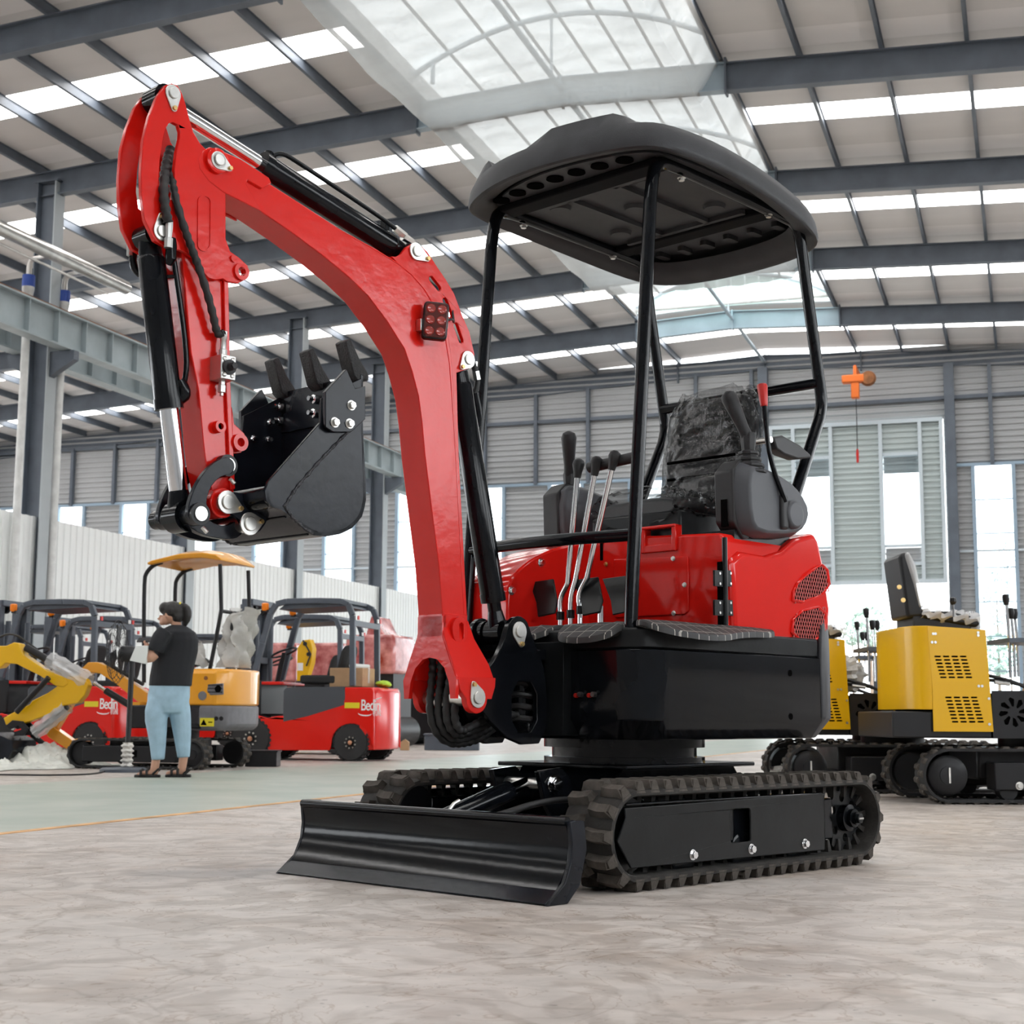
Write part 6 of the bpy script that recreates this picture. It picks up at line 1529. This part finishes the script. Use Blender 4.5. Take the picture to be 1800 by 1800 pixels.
B().tube([(P[2][0]+.02, -.09, P[2][1]), (P[4][0]-.02, -.1, P[4][1]-.1), (P[4][0]-.1, -.1, P[4][1]-.3)], .014, 8).end('hose', 'hose', yr)
# boxes on the floor
g = G(794, 1319); bx = tag(empty('grey_crate', g, YAW), 'grey steel box on the floor behind the boom foot hoses', 'box')
B().box((-.45, 0, 0), (.45, .5, .26)).end('box_body', 'guard_steel', bx, .01); B().box((-.47, -.02, .24), (.47, .52, .27)).end('box_lid', 'guard_steel', bx, .008)
g = G(711, 1319); bx = tag(empty('wooden_block', g, YAW), 'small pale wooden block beside the front forklift tail', 'block'); b = B(); b.prism([(-.07, 0), (.07, 0), (.07, .13), (.0, .18), (-.07, .13)], 'y', 0, .2); b.end('block', 'cardboard', bx, .005)
B().box((-.072, .02, .05), (.072, .06, .07)).end('strap', 'charcoal', bx)
g = G(458, 1348); bx = tag(empty('steel_step', g, YAW), 'low black steel box on the floor by the orange excavator', 'box')
B().box((-.17, 0, 0), (.17, .3, .17)).end('box_body', 'charcoal', bx, .008); B().box((-.18, -.01, .155), (.18, .31, .175)).end('box_lid', 'charcoal', bx, .004)

# ================================================================ pedestal fan, tarpaulin, cable
fo = G(217, 1357); fn = tag(empty('pedestal_fan', fo, YAW), 'black pedestal fan with a round base in front of the forklifts', 'fan'); k_ = (fo-CAM).length/F_PX
B().lathe([(.225, 0), (.225, .03), (.20, .042), (.04, .05)], (0, 0, 0), 'z', 32).end('base', 'guard_steel', fn)
B().cyl((.03, 0, .04), (.04, 0, 1.10), .026, n=14).end('pole', 'fan_black', fn)
def wr_(u, v):
    a = 2*pi*u; r = .05*(1+.2*sin(31*v)+.12*sin(5*a+40*v)); return (.03+r*cos(a), r*sin(a), .05+.23*v)
B().grid(wr_, 20, 30).end('pole_wrap', 'trash_wrap', fn)
hd = V((.03, .02, 1.13)); B().lathe([(.03, -.13), (.075, -.10), (.08, .0), (.05, .05)], hd, 'x', 18).end('motor', 'fan_black', fn)
cg = empty('cage', hd+V((-.14, 0, .02)), 0, fn)
b = B()
for x, r in ((-.07, .10), (-.06, .18), (-.04, .26), (0, .31), (.04, .26), (.06, .18)):
    b.tube([(x, r*cos(t), r*sin(t)) for t in [2*pi*i/36 for i in range(36)]], .003, 5, closed=True)
for i in range(24):
    a = 2*pi*i/24
    for sg in (-1, 1): b.tube([(sg*.07, .06*cos(a), .06*sin(a)), (sg*.045, .25*cos(a), .25*sin(a)), (0, .31*cos(a), .31*sin(a))], .002, 4)
b.end('cage_wires', 'fan_black', cg)
for i in range(3):
    bl_ = B().prism([(-.05, .05), (.05, .05), (.11, .24), (-.04, .26)], 'x', -.005, .005).end('fan_blade', 'fan_black', cg); bl_.rotation_euler = (2*pi*i/3, 0, 0)
tc_ = tag(empty('tarpaulin', G(105, 1352)), 'crumpled white tarpaulin spread on the floor below the yellow arm', 'tarpaulin')
ta, tb2 = G(4, 1356)-tc_.location, G(212, 1347)-tc_.location
dv = (tb2-ta); nv_ = V((-dv.y, dv.x, 0)).normalized()
from mathutils import noise as mn
def tf(u, v):
    p = ta+dv*(u+.03*sin(7*v+3))+nv_*(v*1.1+.12*sin(11*u)); e = sin(pi*v)**.4*min(1, u*12, (1-u)*12)
    h = .5+.5*mn.noise(V((u*9, v*5, 0))); h2 = abs(mn.noise(V((u*22, v*11, 3)))); h3 = abs(mn.noise(V((u*50, v*24, 7))))
    return (p.x+.05*mn.noise(V((u*14, v*9, 5))), p.y+.05*mn.noise(V((u*14, v*9, 9))), .006+e*(.05*h+.07*h2+.03*h3+.17*max(0, 1-((u-.74)/.2)**2)*sin(pi*v)))
B().grid(tf, 130, 50).end('sheet', 'tarp', tc_, ang=25)
def tf2(u, v):
    p = ta+dv*(.74+.10*u)+nv_*(.12+.1*v); return (p.x, p.y, .16+.02*sin(9*u))
B().grid(tf2, 8, 3).end('blue_underside', 'tarp_blue', tc_)
cp_ = [G(a, c)+V((0, 0, .008)) for a, c in ((-60, 1362), (40, 1364), (120, 1364), (180, 1361), (188, 1352))]
tag(B().tube([tuple(p) for p in smooth(cp_, 2)], .008, 6).end('power_cable', 'hose'), 'thin black power cable running along the floor to the fan', 'cable')

# ================================================================ trees outside
def tree(px, pyc, rpx, Y, lab, m, tall=1.0, group='pale trees outside the hall'):
    p = on_plane(px, pyc, (0, 1, 0), Y); r = rpx*Y/F_PX; t = tag(empty('tree', (p.x, Y, 0)), lab, 'tree', group); rn = random.Random(int(px*7+pyc))
    B().tube([(0, 0, 0), (0, 0, p.z)], [r*.12, r*.05], 8).end('trunk', 'bark', t)
    b = B(); n = 420
    for i in range(n):
        a, c_, rr = rn.uniform(0, 2*pi), rn.uniform(-1, 1), r*(rn.random()**.4); h = c_*tall; wd = (1-abs(c_)**2)**.5
        q = V((rr*wd*cos(a), rr*wd*sin(a), p.z+r*h)); s = r*rn.uniform(.08, .16)
        d1 = V((rn.uniform(-1, 1), rn.uniform(-1, 1), rn.uniform(-1, 1))).normalized(); d2 = d1.orthogonal().normalized()
        b.bm.faces.new([b.bm.verts.new(q+d1*s*e+d2*s*f) for e, f in ((1, 0), (0, .7), (-1, 0), (0, -.7))])
    b.end('crown', m, t)
tree(1530, 1102, 34, 130, 'pale green tree seen through the open door', 'hazy_foliage')
tree(1498, 1112, 22, 132, 'smaller tree left of the one in the open door', 'hazy_foliage')
tree(1752, 1052, 24, 128, 'tall tree seen through the upper window panes', 'hazy_foliage_blue', 1.9)
tree(1770, 990, 16, 134, 'thin tree top at the right of the window', 'hazy_foliage_blue', 2.2)
tree(1755, 1150, 34, 120, 'bushy tree low in the right window', 'hazy_foliage')
# ================================================================ the person looking at a phone
pk = G(290, 1367); PS = (pk-CAM).dot(_fw)/F_PX
pe = tag(empty('person', pk, YAW), 'person in black T-shirt and light blue jeans looking down at a phone', 'person')
def U(px, py, w=0): return V(((px-290)*PS, w, (1367-py)*PS))
def soft(b, name, m, parent, vox=.009, it=6):
    o = b.end(name, m, parent)
    r = o.modifiers.new('remesh', 'REMESH'); r.mode = 'VOXEL'; r.voxel_size = vox; r.use_smooth_shade = True
    s = o.modifiers.new('smooth', 'SMOOTH'); s.iterations = it; s.factor = .5
    return o
def ell(c, a, d, n=20, tilt=0): return [(c[0]+a*cos(2*pi*i/n), c[1]+d*sin(2*pi*i/n), c[2]+tilt*cos(2*pi*i/n)) for i in range(n)]
def limb(b, pts, rs, n=14): b.tube(smooth(pts, 1), [rs[0]]+sum([[rs[i]*.75+rs[i+1]*.25, rs[i]*.25+rs[i+1]*.75] for i in range(len(rs)-1)], [])+[rs[-1]], n)
PX = PS
# skin: head, neck, forearms with hands, ankles and feet, one surface
b = B()
b.ball(U(291, 1079, 0), 14.5*PX*1.0, (1.0, .95, 1.30)); b.ball(U(282, 1089, 0), 10*PX, (1, .95, 1.05)); b.ball(U(275, 1095, 0), 5.5*PX, (1, 1, .9))
limb(b, [U(298, 1090), U(301, 1100), U(302, 1112)], [9*PX, 8.5*PX, 11*PX])
nose = U(268, 1088); b.ball(nose, 2.2*PX, (1.2, .8, 1.2)); b.ball(U(271, 1095), 2.0*PX, (1, 1.4, .7)); b.ball(U(272, 1083), 3*PX, (1, 1.6, .8))
b.ball(U(284, 1082, -13.0*PX), 3.4*PX, (.8, .5, 1.4))
L_el = U(270, 1158, -.12); L_wr = U(256, 1142, -.13)
limb(b, [U(272, 1150, -.16), U(262, 1160, -.17), U(256, 1154, -.15), U(253, 1140, -.12)], [10*PX, 10*PX, 8*PX, 5.5*PX])
R_el = U(280, 1150, .20); limb(b, [U(276, 1146, .15), U(264, 1152, .10), U(252, 1138, .02)], [9*PX, 8*PX, 5.5*PX])
def hand(c, d, s):
    b.ball(c, 5.2*PX, (1.0, .7, 1.15))
    for k in range(4):
        p = c+V((-2.5*PX, s*(-3.6+2.4*k)*PX, 3.5*PX)); ln = (5.5, 6.5, 6.2, 5)[k]*PX
        b.tube([p, p+V((-2.2*PX, 0, ln*.5)), p+V((-.5*PX, s*.8*PX, ln))], [1.5*PX, 1.4*PX, 1.1*PX], 8)
    p = c+V((2*PX, s*4*PX, 2*PX)); b.tube([p, p+V((-1*PX, s*2.5*PX, 3*PX)), p+V((-3*PX, s*2*PX, 5.5*PX))], [1.7*PX, 1.6*PX, 1.2*PX], 8)
hand(U(254, 1137, -.11), 0, 1); hand(U(250, 1136, .02), 0, -1)
for px0, w_ in ((274, -.03), (318, .06)):
    limb(b, [U(px0+2, 1318, w_), U(px0, 1340, w_), U(px0-2, 1356, w_)], [9*PX, 7.5*PX, 7.5*PX])
    b.ball(U(px0-12, 1359, w_), 8*PX, (2.3, .95, .62)); b.ball(U(px0-28 if px0 < 300 else px0-24, 1362, w_), 5*PX, (1.2, 1.4, .6))
soft(b, 'body', 'skin', pe, .0075, 4)
# jeans
b = B()
R = [ell(U(292, 1196, .01), 36*PX, .125), ell(U(292, 1208, .01), 36*PX, .130), ell(U(291, 1226, .01), 37.5*PX, .140), ell(U(290, 1242, .01), 36*PX, .132), ell(U(291, 1254, .01), 31*PX, .11)]
b.rings(R)
limb(b, [U(276, 1232, -.02), U(271, 1258, -.03), U(276, 1298, -.03), U(278, 1336, -.03)], [20*PX, 21*PX, 15.5*PX, 11.5*PX])
limb(b, [U(306, 1232, .03), U(311, 1258, .05), U(316, 1298, .06), U(319, 1332, .06)], [20*PX, 19*PX, 15*PX, 11*PX])
soft(b, 'jeans', 'denim', pe, .009, 5)
# T-shirt
b = B()
R = [ell(U(293, 1207, .01), 38*PX, .142), ell(U(294, 1190, .01), 38*PX, .142), ell(U(297, 1170, .01), 38*PX, .140), ell(U(301, 1145, .01), 39*PX, .140), ell(U(302, 1125, .01), 38*PX, .150), ell(U(302, 1112, .01), 33*PX, .150), ell(U(302, 1104, .01), 22*PX, .10), ell(U(302, 1099, .01), 12*PX, .07)]
b.rings(R)
limb(b, [U(287, 1112, -.13), U(278, 1128, -.165), U(273, 1147, -.165)], [15*PX, 15.5*PX, 14*PX]); limb(b, [U(312, 1112, .15), U(296, 1126, .18), U(282, 1146, .16)], [15*PX, 14*PX, 13*PX])
soft(b, 't_shirt', 'shirt', pe, .009, 5)
# hair with ponytail
b = B(); b.ball(U(293, 1073, 0), 17.5*PX, (1.12, 1.0, 1.0)); b.ball(U(279, 1069, 0), 11*PX, (1.0, 1.25, 1.05)); b.ball(U(274, 1070, 0), 5.5*PX, (.8, 1.8, 1.2)); b.ball(U(301, 1084, 0), 12*PX, (1.0, 1.15, 1.1))
limb(b, [U(304, 1068), U(312, 1065), U(319, 1072), U(320, 1086), U(315, 1103)], [6*PX, 7*PX, 8*PX, 7.5*PX, 2*PX])
soft(b, 'hair', 'hair', pe, .0075, 3)
B().lathe([(5*PX, -1.2*PX), (6*PX, 0), (5*PX, 1.2*PX)], U(306, 1063), 'x', 14).end('hair_tie', 'sticker_yellow', pe)
# sandals
for px0, w_ in ((262, -.03), (312, .06)):
    x0, x1 = U(px0-23, 0).x, U(px0+21, 0).x
    s = B().prism([(x0, w_-.045), (x0+.03, w_-.052), (x1-.05, w_-.04), (x1, w_-.025), (x1, w_+.025), (x1-.05, w_+.04), (x0+.03, w_+.052), (x0, w_+.045)], 'z', .0, .028).end('sandal', 'sandal', pe, .008)
    for t in (.28, .52): x = x0+(x1-x0)*t; B().tube([(x, w_-.052, .025), (x-.005, w_-.045, .06), (x, w_, .082-.01*(t < .4)), (x-.005, w_+.045, .06), (x, w_+.052, .025)], .012, 8).end('strap', 'sandal', s)
    B().tube([(x1-.06, w_-.045, .03), (x1-.01, w_-.042, .075), (x1+.002, w_, .08), (x1-.01, w_+.042, .075), (x1-.06, w_+.045, .03)], .009, 8).end('heel_strap', 'sandal', s)
ph = tag(empty('phone', pk+Matrix.Rotation(YAW, 3, 'Z') @ U(250, 1127, -.06), YAW), 'dark mobile phone in the hand of the person in black', 'phone')
o = B().prism(rrect(-.036, -.075, .036, .075, .01), 'z', 0, .009).end('case', 'phone', ph, .002); o.rotation_euler = (0, RAD(-35), RAD(80))
pp_ = tag(empty('paper_bag', pk+Matrix.Rotation(YAW, 3, 'Z') @ U(246, 1152, -.20), YAW), 'small white paper bag held under the phone', 'bag')
b = B(); b.rings([[(-.075+.05*k, -.03, -.06+.13*k), (.07+.01*k, -.035, -.09+.16*k), (.07+.01*k, .01, -.09+.16*k), (-.075+.05*k, .0, -.06+.13*k)] for k in (0, .5, 1)]); b.end('bag_body', 'paper', pp_, .004)
